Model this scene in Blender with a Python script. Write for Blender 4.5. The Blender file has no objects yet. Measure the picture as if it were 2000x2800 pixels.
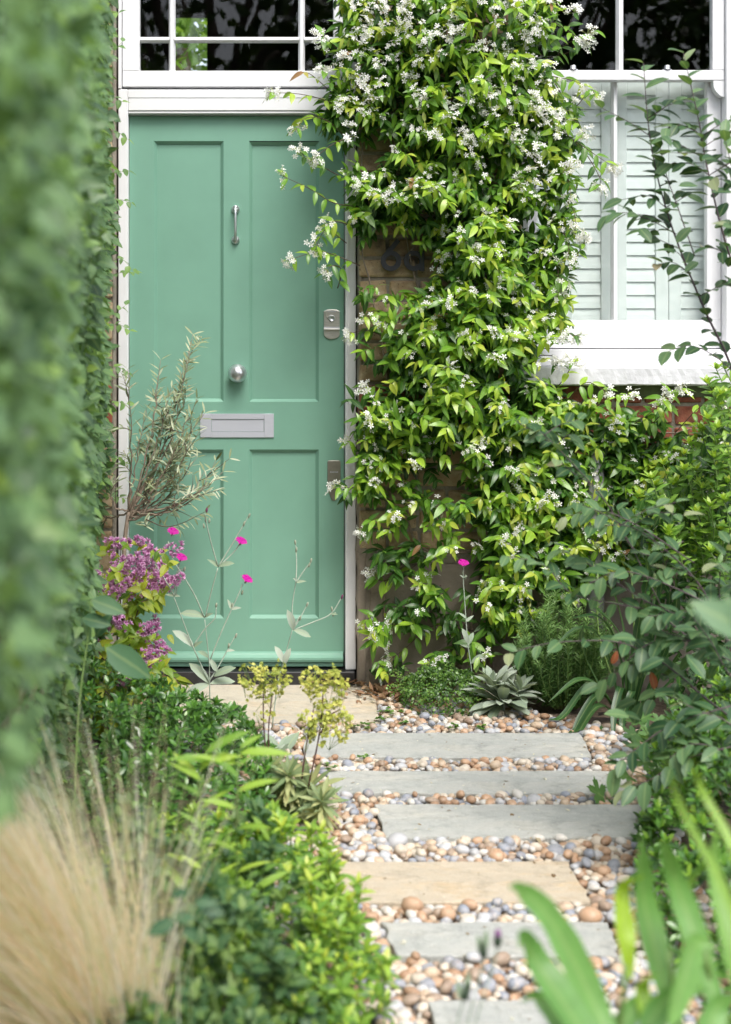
import bpy, math
import numpy as np
from mathutils import Matrix, Vector

rng = np.random.default_rng(11)
C = bpy.context.scene.collection
SC = bpy.context.scene

# ------------------------------------------------------------------ camera, sky, sun, exposure
F, CX, HY, CH = 3889.0, 720.0, 1000.0, 1.218     # lens constants of the photograph (2000 x 2800)
K = 2000 / 1624.0

def at(px, py, Y):
    """world point at depth Y that was measured at px,py in the photograph"""
    return np.array([(px - CX) * Y / F, Y, CH - (py - HY) * Y / F])

def gY(py):
    return CH * F / (py - HY)

cam_d = bpy.data.cameras.new('camera')
cam = bpy.data.objects.new('camera', cam_d)
C.objects.link(cam)
cam.location = (0, 0, CH)
cam.rotation_euler = (math.radians(90), 0, 0)
cam_d.sensor_fit = 'VERTICAL'
cam_d.sensor_height = 36
cam_d.lens = 50
cam_d.shift_y = -(1400 - HY) / 2800
cam_d.shift_x = (1000 - CX) / 2800
cam_d.clip_end = 400
cam_d.dof.use_dof = True
cam_d.dof.focus_distance = 5.3
cam_d.dof.aperture_fstop = 3.2
SC.camera = cam

SUN_EL, SUN_AZ = 57, -20          # degrees: high, in front of the house and a little to the right
world = bpy.data.worlds.new('World')
SC.world = world
world.use_nodes = True
nt = world.node_tree
bg = nt.nodes['Background']
sky = nt.nodes.new('ShaderNodeTexSky')
sky.sky_type = 'NISHITA'
sky.sun_disc = False
sky.sun_elevation = math.radians(SUN_EL)
sky.sun_rotation = math.radians(180 + SUN_AZ)
sky.air_density = 1.0
sky.dust_density = 3.0
hs = nt.nodes.new('ShaderNodeHueSaturation')
hs.inputs['Saturation'].default_value = 0.45      # thin bright cloud
nt.links.new(sky.outputs[0], hs.inputs['Color'])
nt.links.new(hs.outputs[0], bg.inputs['Color'])
bg.inputs['Strength'].default_value = 0.15

sun_d = bpy.data.lights.new('sun', 'SUN')
sun_d.energy = 1.2
sun_d.angle = math.radians(28)
sun_d.color = (1.0, 0.96, 0.9)
sun = bpy.data.objects.new('sun', sun_d)
C.objects.link(sun)
el, az = math.radians(SUN_EL), math.radians(SUN_AZ)
sdir = Vector((math.sin(az) * math.cos(el), math.cos(az) * math.cos(el), -math.sin(el)))   # direction the light travels
sun.rotation_euler = sdir.to_track_quat('-Z', 'Y').to_euler()

SC.view_settings.view_transform = 'Standard'
SC.view_settings.look = 'None'
SC.view_settings.exposure = 1.26
SC.view_settings.gamma = 1
SC.view_settings.use_curve_mapping = False
SC.cycles.max_bounces = 8
SC.cycles.transparent_max_bounces = 12
SC.cycles.sample_clamp_indirect = 6

# ------------------------------------------------------------------ node material helpers
def new_mat(name):
    m = bpy.data.materials.new(name)
    m.use_nodes = True
    n = m.node_tree
    for x in list(n.nodes):
        n.nodes.remove(x)
    out = n.nodes.new('ShaderNodeOutputMaterial')
    return m, n, out

def nd(n, t, **kw):
    x = n.nodes.new(t)
    for k, v in kw.items():
        if k in x.inputs:
            x.inputs[k].default_value = v
        else:
            setattr(x, k, v)
    return x

def ramp(n, fac, stops, interp='LINEAR'):
    r = n.nodes.new('ShaderNodeValToRGB')
    r.color_ramp.interpolation = interp
    e = r.color_ramp.elements
    while len(e) < len(stops):
        e.new(0.5)
    for el_, (p, c) in zip(e, stops):
        el_.position = p
        el_.color = (*c, 1)
    if fac is not None:
        n.links.new(fac, r.inputs[0])
    return r.outputs[0]

def noise(n, scale, detail=4, rough=0.55, stretch=None, obj=True, coord=None):
    tc = n.nodes.new('ShaderNodeTexCoord')
    src = tc.outputs['Object'] if coord is None else coord
    if stretch:
        mp = n.nodes.new('ShaderNodeMapping')
        mp.inputs['Scale'].default_value = stretch
        n.links.new(src, mp.inputs['Vector'])
        src = mp.outputs[0]
    t = nd(n, 'ShaderNodeTexNoise', Scale=scale, Detail=detail, Roughness=rough)
    n.links.new(src, t.inputs['Vector'])
    return t.outputs['Fac']

def mixc(n, fac, a, b, mode='MIX'):
    x = n.nodes.new('ShaderNodeMix')
    x.data_type = 'RGBA'
    x.blend_type = mode
    for i, v in ((0, fac), (6, a), (7, b)):
        if hasattr(v, 'is_linked') or hasattr(v, 'links'):
            n.links.new(v, x.inputs[i])
        else:
            x.inputs[i].default_value = v if i == 0 else (*v, 1)
    return x.outputs[2]

def bump(n, h, strength=0.3, dist=0.002):
    b = nd(n, 'ShaderNodeBump', Strength=strength, Distance=dist)
    n.links.new(h, b.inputs['Height'])
    return b.outputs[0]

def std_mat(name, col, rough=0.5, metal=0.0, nscale=20, namp=0.12, bscale=80, bstr=0.15, bdist=0.001, spec=0.5, stretch=None, dirt=None, coat=0):
    """painted / plain surface with soft colour variation and fine relief"""
    m, n, out = new_mat(name)
    p = nd(n, 'ShaderNodeBsdfPrincipled', Roughness=rough, Metallic=metal)
    p.inputs['Specular IOR Level'].default_value = spec
    if coat:
        p.inputs['Coat Weight'].default_value = coat
    f = noise(n, nscale, 5, stretch=stretch)
    a = [c * (1 - namp) for c in col]
    b = [min(1, c * (1 + namp)) for c in col]
    c = ramp(n, f, [(0.3, a), (0.7, b)])
    if dirt:
        f2 = noise(n, dirt[1], 6, 0.7)
        r2 = ramp(n, f2, [(dirt[2], (0, 0, 0)), (dirt[2] + 0.15, (1, 1, 1))])
        c = mixc(n, r2, c, dirt[0])
    n.links.new(c, p.inputs['Base Color'])
    if bstr:
        n.links.new(bump(n, noise(n, bscale, 4, stretch=stretch), bstr, bdist), p.inputs['Normal'])
    n.links.new(p.outputs[0], out.inputs[0])
    return m

def leaf_mat(name, stops, rough=0.4, transl=0.3, spec=0.4, tcol=1.5, wave=None):
    """leaf: colour by the age of each leaf ('var'), a little light passing through"""
    m, n, out = new_mat(name)
    a = nd(n, 'ShaderNodeAttribute', attribute_name='var')
    c = ramp(n, a.outputs['Fac'], stops)
    f = noise(n, 60, 3)
    c = mixc(n, ramp(n, f, [(0.35, (0.16,) * 3), (0.75, (0, 0, 0))]), c, (0.02, 0.03, 0.01))
    am = nd(n, 'ShaderNodeAttribute', attribute_name='mid')
    c = mixc(n, ramp(n, am.outputs['Fac'], [(0.80, (0, 0, 0)), (0.95, (0.4,) * 3)]), c, mixc(n, 0.5, c, (0.45, 0.55, 0.22)))      # midrib
    p = nd(n, 'ShaderNodeBsdfPrincipled', Roughness=rough)
    p.inputs['Specular IOR Level'].default_value = spec
    n.links.new(c, p.inputs['Base Color'])
    t = n.nodes.new('ShaderNodeBsdfTranslucent')
    tc = mixc(n, 1.0, c, (tcol, tcol * 0.95, tcol * 0.45), 'MULTIPLY')
    n.links.new(tc, t.inputs['Color'])
    mx = nd(n, 'ShaderNodeMixShader')
    mx.inputs[0].default_value = transl
    n.links.new(p.outputs[0], mx.inputs[1])
    n.links.new(t.outputs[0], mx.inputs[2])
    n.links.new(mx.outputs[0], out.inputs[0])
    return m

# ------------------------------------------------------------------ mesh helpers
def mesh(name, V, polys, mat, smooth=False, var=None, mid=None):
    me = bpy.data.meshes.new(name)
    V = np.ascontiguousarray(V, dtype=np.float32)
    me.vertices.add(len(V))
    me.vertices.foreach_set('co', V.ravel())
    polys = [np.asarray(p, dtype=np.int32) for p in polys if len(p)]
    loops = np.concatenate([p.ravel() for p in polys])
    sizes = np.concatenate([np.full(len(p), p.shape[1], dtype=np.int32) for p in polys])
    starts = np.concatenate([[0], np.cumsum(sizes)[:-1]]).astype(np.int32)
    me.loops.add(len(loops))
    me.loops.foreach_set('vertex_index', loops)
    me.polygons.add(len(sizes))
    me.polygons.foreach_set('loop_start', starts)
    me.polygons.foreach_set('use_smooth', np.full(len(sizes), bool(smooth)))
    if var is not None:
        at_ = me.attributes.new('var', 'FLOAT', 'POINT')
        at_.data.foreach_set('value', np.ascontiguousarray(var, dtype=np.float32))
    if mid is not None:
        a2 = me.attributes.new('mid', 'FLOAT', 'POINT')
        a2.data.foreach_set('value', np.ascontiguousarray(mid, dtype=np.float32))
    me.update(calc_edges=True)
    for x in (mat if isinstance(mat, (list, tuple)) else [mat]):
        me.materials.append(x)
    return me

def link(name, me, parent=None, loc=None):
    o = bpy.data.objects.new(name, me)
    C.objects.link(o)
    if parent is not None:
        o.parent = parent
    if loc is not None:
        o.location = loc
    return o

def tag(o, label=None, cat=None, group=None, kind=None):
    if label: o['label'] = label
    if cat: o['category'] = cat
    if group: o['group'] = group
    if kind: o['kind'] = kind
    return o

def empty(name, loc, label, cat, group=None):
    o = bpy.data.objects.new(name, None)
    C.objects.link(o)
    o.location = tuple(float(v) for v in loc)
    o.empty_display_size = 0.05
    return tag(o, label, cat, group)

class MB:
    """collects solids into one mesh"""
    def __init__(s):
        s.V, s.T, s.Q, s.n = [], [], [], 0
    def add(s, V, quads=(), tris=()):
        s.V.append(np.asarray(V, float))
        if len(quads): s.Q.append(np.asarray(quads) + s.n)
        if len(tris): s.T.append(np.asarray(tris) + s.n)
        s.n += len(V)
        return s
    def box(s, lo, hi, c=0.0015):
        lo, hi = np.array(lo, float), np.array(hi, float)
        V, Q, T = cbox(lo, hi, c)
        return s.add(V, Q, T)
    def tube(s, P, R, n=6, cap=True):
        V, Q, T = tube(P, R, n, cap)
        return s.add(V, Q, T)
    def lathe(s, prof, org, axis='y', n=24, flip=False):
        """prof: list of (r, h) ; h runs along axis"""
        a = np.linspace(0, 2 * np.pi, n, endpoint=False)
        prof = np.array(prof, float)
        r, h = prof[:, 0][:, None], prof[:, 1][:, None]
        u, v, w = r * np.cos(a), r * np.sin(a), h + 0 * a
        if axis == 'y': V = np.stack([u, w, v], -1)
        elif axis == 'z': V = np.stack([u, v, w], -1)
        else: V = np.stack([w, u, v], -1)
        V = V.reshape(-1, 3) + np.array(org)
        i = np.arange(len(prof) - 1)[:, None] * n
        j = np.arange(n)[None, :]
        k = (j + 1) % n
        Q = np.stack([i + j, i + k, i + n + k, i + n + j], -1).reshape(-1, 4)
        return s.add(V, Q)
    def data(s, name, mat, smooth=False, off=None, var=None):
        V = np.concatenate(s.V)
        if off is not None: V = V - np.array(off)
        P = []
        if s.Q: P.append(np.concatenate(s.Q))
        if s.T: P.append(np.concatenate(s.T))
        return mesh(name, V, P, mat, smooth, var)
    def build(s, name, mat, parent=None, smooth=False, kind=None):
        off = np.array(parent.location) if parent is not None else None
        if off is not None and parent.parent is not None:
            off = off + np.array(parent.parent.location)
        o = link(name, s.data(name, mat, smooth, off), parent)
        if kind: o['kind'] = kind
        return o

def cbox(lo, hi, c):
    c = min(c, *(0.45 * (hi - lo)))
    V, idx = [], {}
    for sx in (0, 1):
        for sy in (0, 1):
            for sz in (0, 1):
                S = (sx, sy, sz)
                for ax in range(3):
                    p = [lo[i] if S[i] == 0 else hi[i] for i in range(3)]
                    for i in range(3):
                        if i != ax:
                            p[i] += c if S[i] == 0 else -c
                    idx[(S, ax)] = len(V)
                    V.append(p)
    Q, T = [], []
    for ax in range(3):
        o = [i for i in range(3) if i != ax]
        for sd in (0, 1):
            q = []
            for a, b in ((0, 0), (1, 0), (1, 1), (0, 1)):
                S = [0, 0, 0]; S[ax] = sd; S[o[0]] = a; S[o[1]] = b
                q.append(idx[(tuple(S), ax)])
            Q.append(q)
        for a in (0, 1):
            for b in (0, 1):
                S0, S1 = [0, 0, 0], [0, 0, 0]
                S0[o[0]] = S1[o[0]] = a; S0[o[1]] = S1[o[1]] = b
                S0[ax], S1[ax] = 0, 1
                Q.append([idx[(tuple(S0), o[0])], idx[(tuple(S1), o[0])], idx[(tuple(S1), o[1])], idx[(tuple(S0), o[1])]])
    for sx in (0, 1):
        for sy in (0, 1):
            for sz in (0, 1):
                T.append([idx[((sx, sy, sz), a)] for a in range(3)])
    V = np.array(V)
    cen = (lo + hi) / 2
    def fix(fs):
        out = []
        for f in fs:
            p = V[f]
            nrm = np.cross(p[1] - p[0], p[2] - p[0])
            if np.dot(nrm, p.mean(0) - cen) < 0: f = f[::-1]
            out.append(f)
        return out
    return V, fix(Q), fix(T)

def nrmz(v):
    return v / np.maximum(np.linalg.norm(v, axis=-1, keepdims=True), 1e-9)

def tube(P, R, n=6, cap=True):
    P = np.asarray(P, float)
    R = np.broadcast_to(np.asarray(R, float), (len(P),)) if np.ndim(R) == 0 or len(np.atleast_1d(R)) != len(P) else np.asarray(R, float)
    if np.ndim(R) == 0: R = np.full(len(P), float(R))
    T = nrmz(np.gradient(P, axis=0))
    ref = np.array([0.31, 0.2, 0.93]) if abs(T[:, 2]).mean() < 0.8 else np.array([0.9, 0.3, 0.1])
    X = nrmz(np.cross(T, ref)); Y = np.cross(T, X)
    a = np.linspace(0, 2 * np.pi, n, endpoint=False)
    V = P[:, None] + R[:, None, None] * (np.cos(a)[None, :, None] * X[:, None] + np.sin(a)[None, :, None] * Y[:, None])
    i = np.arange(len(P) - 1)[:, None] * n
    j = np.arange(n)[None]
    k = (j + 1) % n
    Q = np.stack([i + j, i + k, i + n + k, i + n + j], -1).reshape(-1, 4)
    V = V.reshape(-1, 3)
    Tr = []
    if cap:
        m = len(V)
        V = np.concatenate([V, [P[0]], [P[-1]]])
        e = (len(P) - 1) * n
        for q in range(n):
            Tr.append([m, (q + 1) % n, q])
            Tr.append([m + 1, e + q, e + (q + 1) % n])
    return V, Q, Tr

def curve(P, n=12):
    """smooth path through the points P (Catmull-Rom)"""
    P = np.asarray(P, float)
    if len(P) == 2:
        return P[0] + (P[1] - P[0]) * np.linspace(0, 1, n)[:, None]
    Q = np.concatenate([[2 * P[0] - P[1]], P, [2 * P[-1] - P[-2]]])
    t = np.linspace(0, len(P) - 1 - 1e-6, n)
    i = t.astype(int); u = (t - i)[:, None]
    a, b, c, d = Q[i], Q[i + 1], Q[i + 2], Q[i + 3]
    return 0.5 * (2 * b + (c - a) * u + (2 * a - 5 * b + 4 * c - d) * u ** 2 + (3 * b - a - 3 * c + d) * u ** 3)

def inpoly(x, y, poly):
    poly = np.asarray(poly, float)
    r = np.zeros(len(x), bool)
    j = len(poly) - 1
    for i in range(len(poly)):
        xi, yi = poly[i]; xj, yj = poly[j]
        c = ((yi > y) != (yj > y)) & (x < (xj - xi) * (y - yi) / (yj - yi + 1e-12) + xi)
        r ^= c
        j = i
    return r

# ------------------------------------------------------------------ leaf templates
TPL = {}
def leaf_shape(W=0.4, a=0.8, b=1.0, nl=4, fold=0.25, droop=0.25, ruf=0.0, stalk=0.0):
    """unit leaf along +Y, face up +Z, full width W"""
    t = np.linspace(0, 1, nl + 1)
    f = t ** a * (1 - t) ** b
    f = f / (max(f) + 1e-9) * W / 2
    V, rows = [], []
    for i, ti in enumerate(t):
        z = -droop * ti ** 2
        y = stalk + ti * (1 - stalk)
        if i in (0, nl):
            rows.append([len(V)]); V.append((0, y, z))
        else:
            w = f[i]
            rows.append([len(V), len(V) + 1, len(V) + 2])
            V += [(-w, y - 0.02, z + fold * w + ruf * (-1) ** i * w), (0, y, z), (w, y - 0.02, z + fold * w - ruf * (-1) ** i * w)]
    Q, T = [], []
    for i in range(nl):
        A, B = rows[i], rows[i + 1]
        if len(A) == 1: T += [(A[0], B[1], B[0]), (A[0], B[2], B[1])]
        elif len(B) == 1: T += [(A[0], A[1], B[0]), (A[1], A[2], B[0])]
        else: Q += [(A[0], A[1], B[1], B[0]), (A[1], A[2], B[2], B[1])]
    return np.array(V, float), Q, T

def fan_shape(pts, cup=0.15, droop=0.1):
    """lobed leaf as a fan round its centre, pts = outline (x,y)"""
    pts = np.array(pts, float)
    c = np.array([[0, 0.38]])
    P = np.concatenate([c, pts])
    z = cup * np.abs(P[:, 0]) - droop * P[:, 1] ** 2
    V = np.column_stack([P, z])
    n = len(pts)
    return V, [], [(0, 1 + (i + 1) % n, 1 + i) for i in range(n)]

def register(kind, shape, mat, part='leaf', tv=None, smooth=True):
    TPL[kind] = dict(V=shape[0], Q=np.array(shape[1], int).reshape(-1, 4), T=np.array(shape[2], int).reshape(-1, 3), mat=mat, part=part, tv=tv, smooth=smooth, data={})

def orient(d, n):
    y = nrmz(d)
    x = np.cross(y, n)
    bad = np.linalg.norm(x, axis=-1) < 1e-4
    x[bad] = np.array([1, 0, 0])
    x = nrmz(x)
    z = np.cross(x, y)
    return np.stack([x, y, z], -1)

def tdata(kind, v):
    t = TPL[kind]
    q = 9 if v > 0.985 else int(np.clip(round(v * 9), 0, 8))
    if t['tv'] is not None: q = 0
    if q not in t['data']:
        var = t['tv'] if t['tv'] is not None else np.full(len(t['V']), q / 9)
        t['data'][q] = mesh(t['part'], t['V'], [t['Q'], t['T']], t['mat'], t['smooth'], var, (np.abs(t['V'][:, 0]) < 1e-6).astype(float))
    return t['data'][q]

class Plant:
    def __init__(s, name, label, cat, loc, group=None):
        s.root = empty(name, loc, label, cat, group)
        s.loc = np.array(loc, float)
        s.K = {}
        s.mbs = {}
    def leaf(s, kind, pos, d, n, size, var):
        pos = np.atleast_2d(pos).astype(float); N = len(pos)
        d = np.broadcast_to(np.asarray(d, float), (N, 3)).copy()
        n = np.broadcast_to(np.asarray(n, float), (N, 3)).copy()
        size = np.asarray(size, float)
        if size.ndim == 0: size = np.full(N, float(size))
        if size.ndim == 1: size = np.repeat(size[:, None], 3, 1)
        if len(size) != N: size = np.broadcast_to(size, (N, 3)).copy()
        var = np.broadcast_to(np.asarray(var, float), (N,))
        s.K.setdefault(kind, []).append((pos, orient(d, n), size, var))
    def stem(s, P, R, part='stem', n=5):
        s.mbs.setdefault(part, []).append((P, R, n))
    def finish(s, singles=0, mat=None, stuff_name='foliage', mats=None, near=True, smooth=True):
        mats = mats or {}
        if not isinstance(singles, dict): singles = {k: singles for k in s.K}
        groups = {}
        for kind, L in s.K.items():
            pos = np.concatenate([l[0] for l in L]); R = np.concatenate([l[1] for l in L])
            size = np.concatenate([l[2] for l in L]); var = np.concatenate([l[3] for l in L])
            nS = min(singles.get(kind, 0), len(pos))
            t = TPL[kind]
            if nS:
                if nS >= len(pos): pick = np.arange(len(pos))
                else:
                    px = CX + F * pos[:, 0] / pos[:, 1]; py = HY + F * (CH - pos[:, 2]) / pos[:, 1]
                    inside = (px > 0) & (px < 2000) & (py > 0) & (py < 2800)
                    dist = np.linalg.norm(pos - np.array([0, 0, CH]), axis=1)
                    face = np.abs(R[:, 1, 2])
                    score = size[:, 1] / dist * (0.3 + face) + (inside * 10)
                    if near: score = score - 0.25 * (pos[:, 1] - pos[:, 1].min())
                    pick = np.argsort(-score)[:nS]
                for i in pick:
                    o = bpy.data.objects.new(t['part'], tdata(kind, var[i]))
                    C.objects.link(o)
                    o.parent = s.root
                    M = Matrix([list(R[i, r] * size[i]) for r in range(3)]).to_4x4()
                    M.translation = pos[i] - s.loc
                    o.matrix_local = M
                rest = np.ones(len(pos), bool); rest[pick] = False
                pos, R, size, var = pos[rest], R[rest], size[rest], var[rest]
            if len(pos):
                nv = len(t['V'])
                V = np.einsum('nij,nvj->nvi', R, t['V'][None] * size[:, None]) + pos[:, None] - s.loc
                off = (np.arange(len(pos)) * nv)[:, None, None]
                Q = (t['Q'][None] + off).reshape(-1, 4) if len(t['Q']) else np.zeros((0, 4), int)
                T = (t['T'][None] + off).reshape(-1, 3) if len(t['T']) else np.zeros((0, 3), int)
                vv = np.repeat(var, nv) if t['tv'] is None else np.tile(t['tv'], len(pos))
                nm = {'leaf': stuff_name, 'flower': 'blossom', 'needle': 'needles'}.get(t['part'], t['part'])
                g = groups.setdefault((nm, t['mat'].name), dict(V=[], Q=[], T=[], v=[], m=[], n=0, mat=t['mat']))
                g['V'].append(V.reshape(-1, 3)); g['Q'].append(Q + g['n']); g['T'].append(T + g['n']); g['v'].append(vv); g['m'].append(np.tile((np.abs(t['V'][:, 0]) < 1e-6).astype(float), len(pos)))
                g['n'] += len(pos) * nv
        for (nm, _), g in groups.items():
            P = [p for p in (np.concatenate(g['Q']), np.concatenate(g['T'])) if len(p)]
            o = link(nm, mesh(nm, np.concatenate(g['V']), P, g['mat'], smooth, np.concatenate(g['v']), np.concatenate(g['m'])), s.root)
            o['kind'] = 'stuff'
        for part, tubes in s.mbs.items():
            m = mats.get(part, mat)
            if len(tubes) <= 130 and part not in ('twig', 'flower_stalk'):
                for P, R, k in tubes:
                    link(part, MB().tube(P, R, k).data(part, m, True, s.loc), s.root)
            else:
                mb = MB()
                for P, R, k in tubes: mb.tube(P, R, k)
                o = link(part, mb.data(part, m, True, s.loc), s.root)
                o['kind'] = 'stuff'
        return s.root

def rand(lo, hi, n=None): return rng.uniform(lo, hi, n)

def along(pl, kind, P, n, size, t0=0.1, t1=1.0, ang=55, droop=0.25, var=(0.2, 0.8), up=(0, -0.35, 1), alt=True, tipvar=None, roll=None):
    """leaves in pairs / alternately along the path P"""
    P = np.asarray(P, float)
    s = np.linspace(t0, t1, n)
    x = s * (len(P) - 1)
    i = np.minimum(x.astype(int), len(P) - 2); u = (x - i)[:, None]
    pos = P[i] * (1 - u) + P[i + 1] * u
    T = nrmz(P[i + 1] - P[i])
    upv = np.array(up, float)
    side = nrmz(np.cross(T, upv) + 1e-6)
    nn = np.cross(side, T)
    k = np.arange(n)
    base_ang = rand(-0.5, 0.5, n) + (np.pi * (k % 2) if alt else 0)
    if roll is not None: base_ang = roll * k + rand(-0.3, 0.3, n)
    a = math.radians(ang)
    for sgn in ((0,) if alt or roll is not None else (0, np.pi)):
        th = base_ang + sgn
        lat = np.cos(th)[:, None] * side + np.sin(th)[:, None] * nn
        d = nrmz(T * math.cos(a) + lat * math.sin(a) + np.array([0, 0, -droop]) + rng.normal(0, 0.15, (n, 3)))
        nv = upv / np.linalg.norm(upv) + rng.normal(0, 0.25, (n, 3))
        sz = size * rand(0.7, 1.15, n)
        v = rand(var[0], var[1], n)
        if tipvar is not None: v = np.where(s > t0 + (t1 - t0) * 0.75, rand(tipvar[0], tipvar[1], n), v)
        pl.leaf(kind, pos, d, nv, sz, v)

def whorl(pl, kind, Cn, A, n, size, spread=(20, 80), var=(0.2, 0.8), jit=0.1, out=0.0, vin=None, up=0.0):
    """n leaves fanning out of every centre Cn about the axis A; inner leaves stand steeper"""
    Cn = np.atleast_2d(Cn).astype(float); N = len(Cn)
    A = nrmz(np.broadcast_to(np.asarray(A, float), (N, 3)).copy())
    ref = np.where(np.abs(A[:, 2:3]) < 0.9, np.array([[0, 0, 1.0]]), np.array([[1.0, 0, 0]]))
    X = nrmz(np.cross(A, ref)); Y = np.cross(A, X)
    ph = rand(0, 6.28, N)
    size = np.broadcast_to(np.asarray(size, float), (N,))
    for k in range(n):
        f = (k + 0.5) / n
        th = ph + k * 2.39996 + rng.normal(0, jit, N)
        inc = np.radians(spread[0] + (spread[1] - spread[0]) * f) + rng.normal(0, jit, N)
        lat = np.cos(th)[:, None] * X + np.sin(th)[:, None] * Y
        d = A * np.cos(inc)[:, None] + lat * np.sin(inc)[:, None]
        nn = A * np.sin(inc)[:, None] - lat * np.cos(inc)[:, None] + np.array([0, 0, up])
        v = rand(var[0], var[1], N)
        if vin is not None: v = np.where(f < 0.4, rand(vin[0], vin[1], N), v)
        p = Cn - A * (out * f * size)[:, None]
        pl.leaf(kind, p, d, nn, size * rand(0.8, 1.12, N) * (0.7 + 0.3 * min(1, 2 * f)), v)

# ================================================================== materials
M = {}
M['white'] = std_mat('white_paint', (0.73, 0.73, 0.745), 0.38, nscale=6, namp=0.03, bscale=120, bstr=0.12, bdist=0.0006, stretch=(1, 1, 1), dirt=((0.62, 0.60, 0.54), 9, 0.68))
M['shutter'] = std_mat('shutter_paint', (0.75, 0.785, 0.78), 0.45, nscale=10, namp=0.03, bscale=60, bstr=0.08)
M['green'] = std_mat('green_door_paint', (0.168, 0.338, 0.254), 0.42, nscale=5, namp=0.05, bscale=420, bstr=0.2, bdist=0.0005)
M['sill_white'] = std_mat('rough_white_masonry_paint', (0.62, 0.62, 0.64), 0.6, nscale=14, namp=0.10, bscale=45, bstr=0.6, bdist=0.004)
M['slate'] = std_mat('black_slate', (0.018, 0.018, 0.020), 0.35, nscale=30, namp=0.3, bscale=200, bstr=0.2)
M['chrome'] = std_mat('satin_chrome', (0.66, 0.67, 0.70), 0.32, metal=0.9, nscale=8, namp=0.08, bstr=0.05, bscale=300)
M['nickel'] = std_mat('brushed_nickel', (0.50, 0.48, 0.44), 0.36, metal=0.85, nscale=40, namp=0.12, bstr=0.15, bscale=180, stretch=(1, 1, 12))
M['plate'] = std_mat('satin_aluminium', (0.56, 0.57, 0.63), 0.5, metal=0.6, nscale=20, namp=0.06, bstr=0.12, bscale=150, stretch=(0.1, 1, 1))
M['dark'] = std_mat('dark_metal', (0.03, 0.03, 0.035), 0.5, nscale=20, namp=0.2)
M['black'] = std_mat('black_powder_coat', (0.022, 0.023, 0.029), 0.5, nscale=20, namp=0.1, bscale=300, bstr=0.1)
M['mortar'] = std_mat('old_mortar', (0.27, 0.235, 0.19), 0.9, nscale=14, namp=0.35, bscale=160, bstr=0.8, bdist=0.004, dirt=((0.07, 0.06, 0.05), 7, 0.6))
M['render'] = std_mat('grey_cement_render', (0.245, 0.205, 0.165), 0.9, nscale=5, namp=0.25, bscale=90, bstr=0.5, bdist=0.003, dirt=((0.12, 0.10, 0.08), 6, 0.56))
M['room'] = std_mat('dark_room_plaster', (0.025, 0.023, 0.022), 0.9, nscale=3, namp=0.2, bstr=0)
M['soil'] = std_mat('dark_soil', (0.032, 0.023, 0.016), 0.95, nscale=20, namp=0.5, bscale=60, bstr=1.0, bdist=0.01)
M['grit'] = std_mat('brown_grit', (0.13, 0.095, 0.065), 0.95, nscale=60, namp=0.5, bscale=200, bstr=1.0, bdist=0.004)
M['terracotta'] = std_mat('terracotta', (0.50, 0.27, 0.19), 0.85, nscale=10, namp=0.15, bscale=120, bstr=0.3, dirt=((0.55, 0.45, 0.38), 8, 0.6))
M['pipe'] = std_mat('grey_pipe', (0.24, 0.24, 0.24), 0.6, nscale=10, namp=0.15)
M['wood'] = std_mat('weathered_stake', (0.20, 0.15, 0.11), 0.85, nscale=20, namp=0.3, bscale=80, bstr=0.5, stretch=(4, 4, 0.4))
M['twig'] = std_mat('brown_twig', (0.10, 0.062, 0.045), 0.8, nscale=60, namp=0.3, bscale=120, bstr=0.3)
M['bark'] = std_mat('grey_brown_bark', (0.24, 0.185, 0.14), 0.85, nscale=50, namp=0.3, bscale=120, bstr=0.6, bdist=0.003)
M['purple_twig'] = std_mat('purple_brown_twig', (0.085, 0.055, 0.065), 0.6, nscale=60, namp=0.3)
M['lime_stem'] = std_mat('pale_green_stem', (0.25, 0.34, 0.15), 0.6, nscale=40, namp=0.2)
M['silver_stem'] = std_mat('silver_stem', (0.36, 0.42, 0.34), 0.8, nscale=60, namp=0.15)
M['green_stem'] = std_mat('fresh_green_stem', (0.15, 0.24, 0.06), 0.5, nscale=40, namp=0.2)
M['red_stem'] = std_mat('dark_red_stem', (0.09, 0.035, 0.035), 0.6, nscale=40, namp=0.2)

def brick_mat(name, a, b, d):
    m, n, out = new_mat(name)
    oi = n.nodes.new('ShaderNodeObjectInfo')
    tc = n.nodes.new('ShaderNodeTexCoord')
    vm = n.nodes.new('ShaderNodeVectorMath'); vm.operation = 'ADD'
    n.links.new(tc.outputs['Object'], vm.inputs[0])
    ml = nd(n, 'ShaderNodeMath', operation='MULTIPLY'); ml.inputs[1].default_value = 37.0
    n.links.new(oi.outputs['Random'], ml.inputs[0]); n.links.new(ml.outputs[0], vm.inputs[1])
    c0 = ramp(n, oi.outputs['Random'], [(0, a), (0.5, b), (1.0, [x * 0.8 for x in a])])
    f = noise(n, 22, 6, 0.65, coord=vm.outputs[0])
    c = mixc(n, ramp(n, f, [(0.42, (0, 0, 0)), (0.66, (1, 1, 1))]), c0, d)
    f2 = noise(n, 9, 5, 0.6, coord=vm.outputs[0])
    c = mixc(n, ramp(n, f2, [(0.52, (0, 0, 0)), (0.75, (0.75,) * 3)]), c, (0.045, 0.035, 0.028))
    f3 = noise(n, 120, 3, 0.6, coord=vm.outputs[0])
    c = mixc(n, ramp(n, f3, [(0.62, (0, 0, 0)), (0.72, (0.8,) * 3)]), c, (0.05, 0.035, 0.025))
    p = nd(n, 'ShaderNodeBsdfPrincipled', Roughness=0.9)
    n.links.new(c, p.inputs['Base Color'])
    n.links.new(bump(n, noise(n, 70, 6, 0.7, coord=vm.outputs[0]), 0.7, 0.004), p.inputs['Normal'])
    n.links.new(p.outputs[0], out.inputs[0])
    return m
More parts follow.
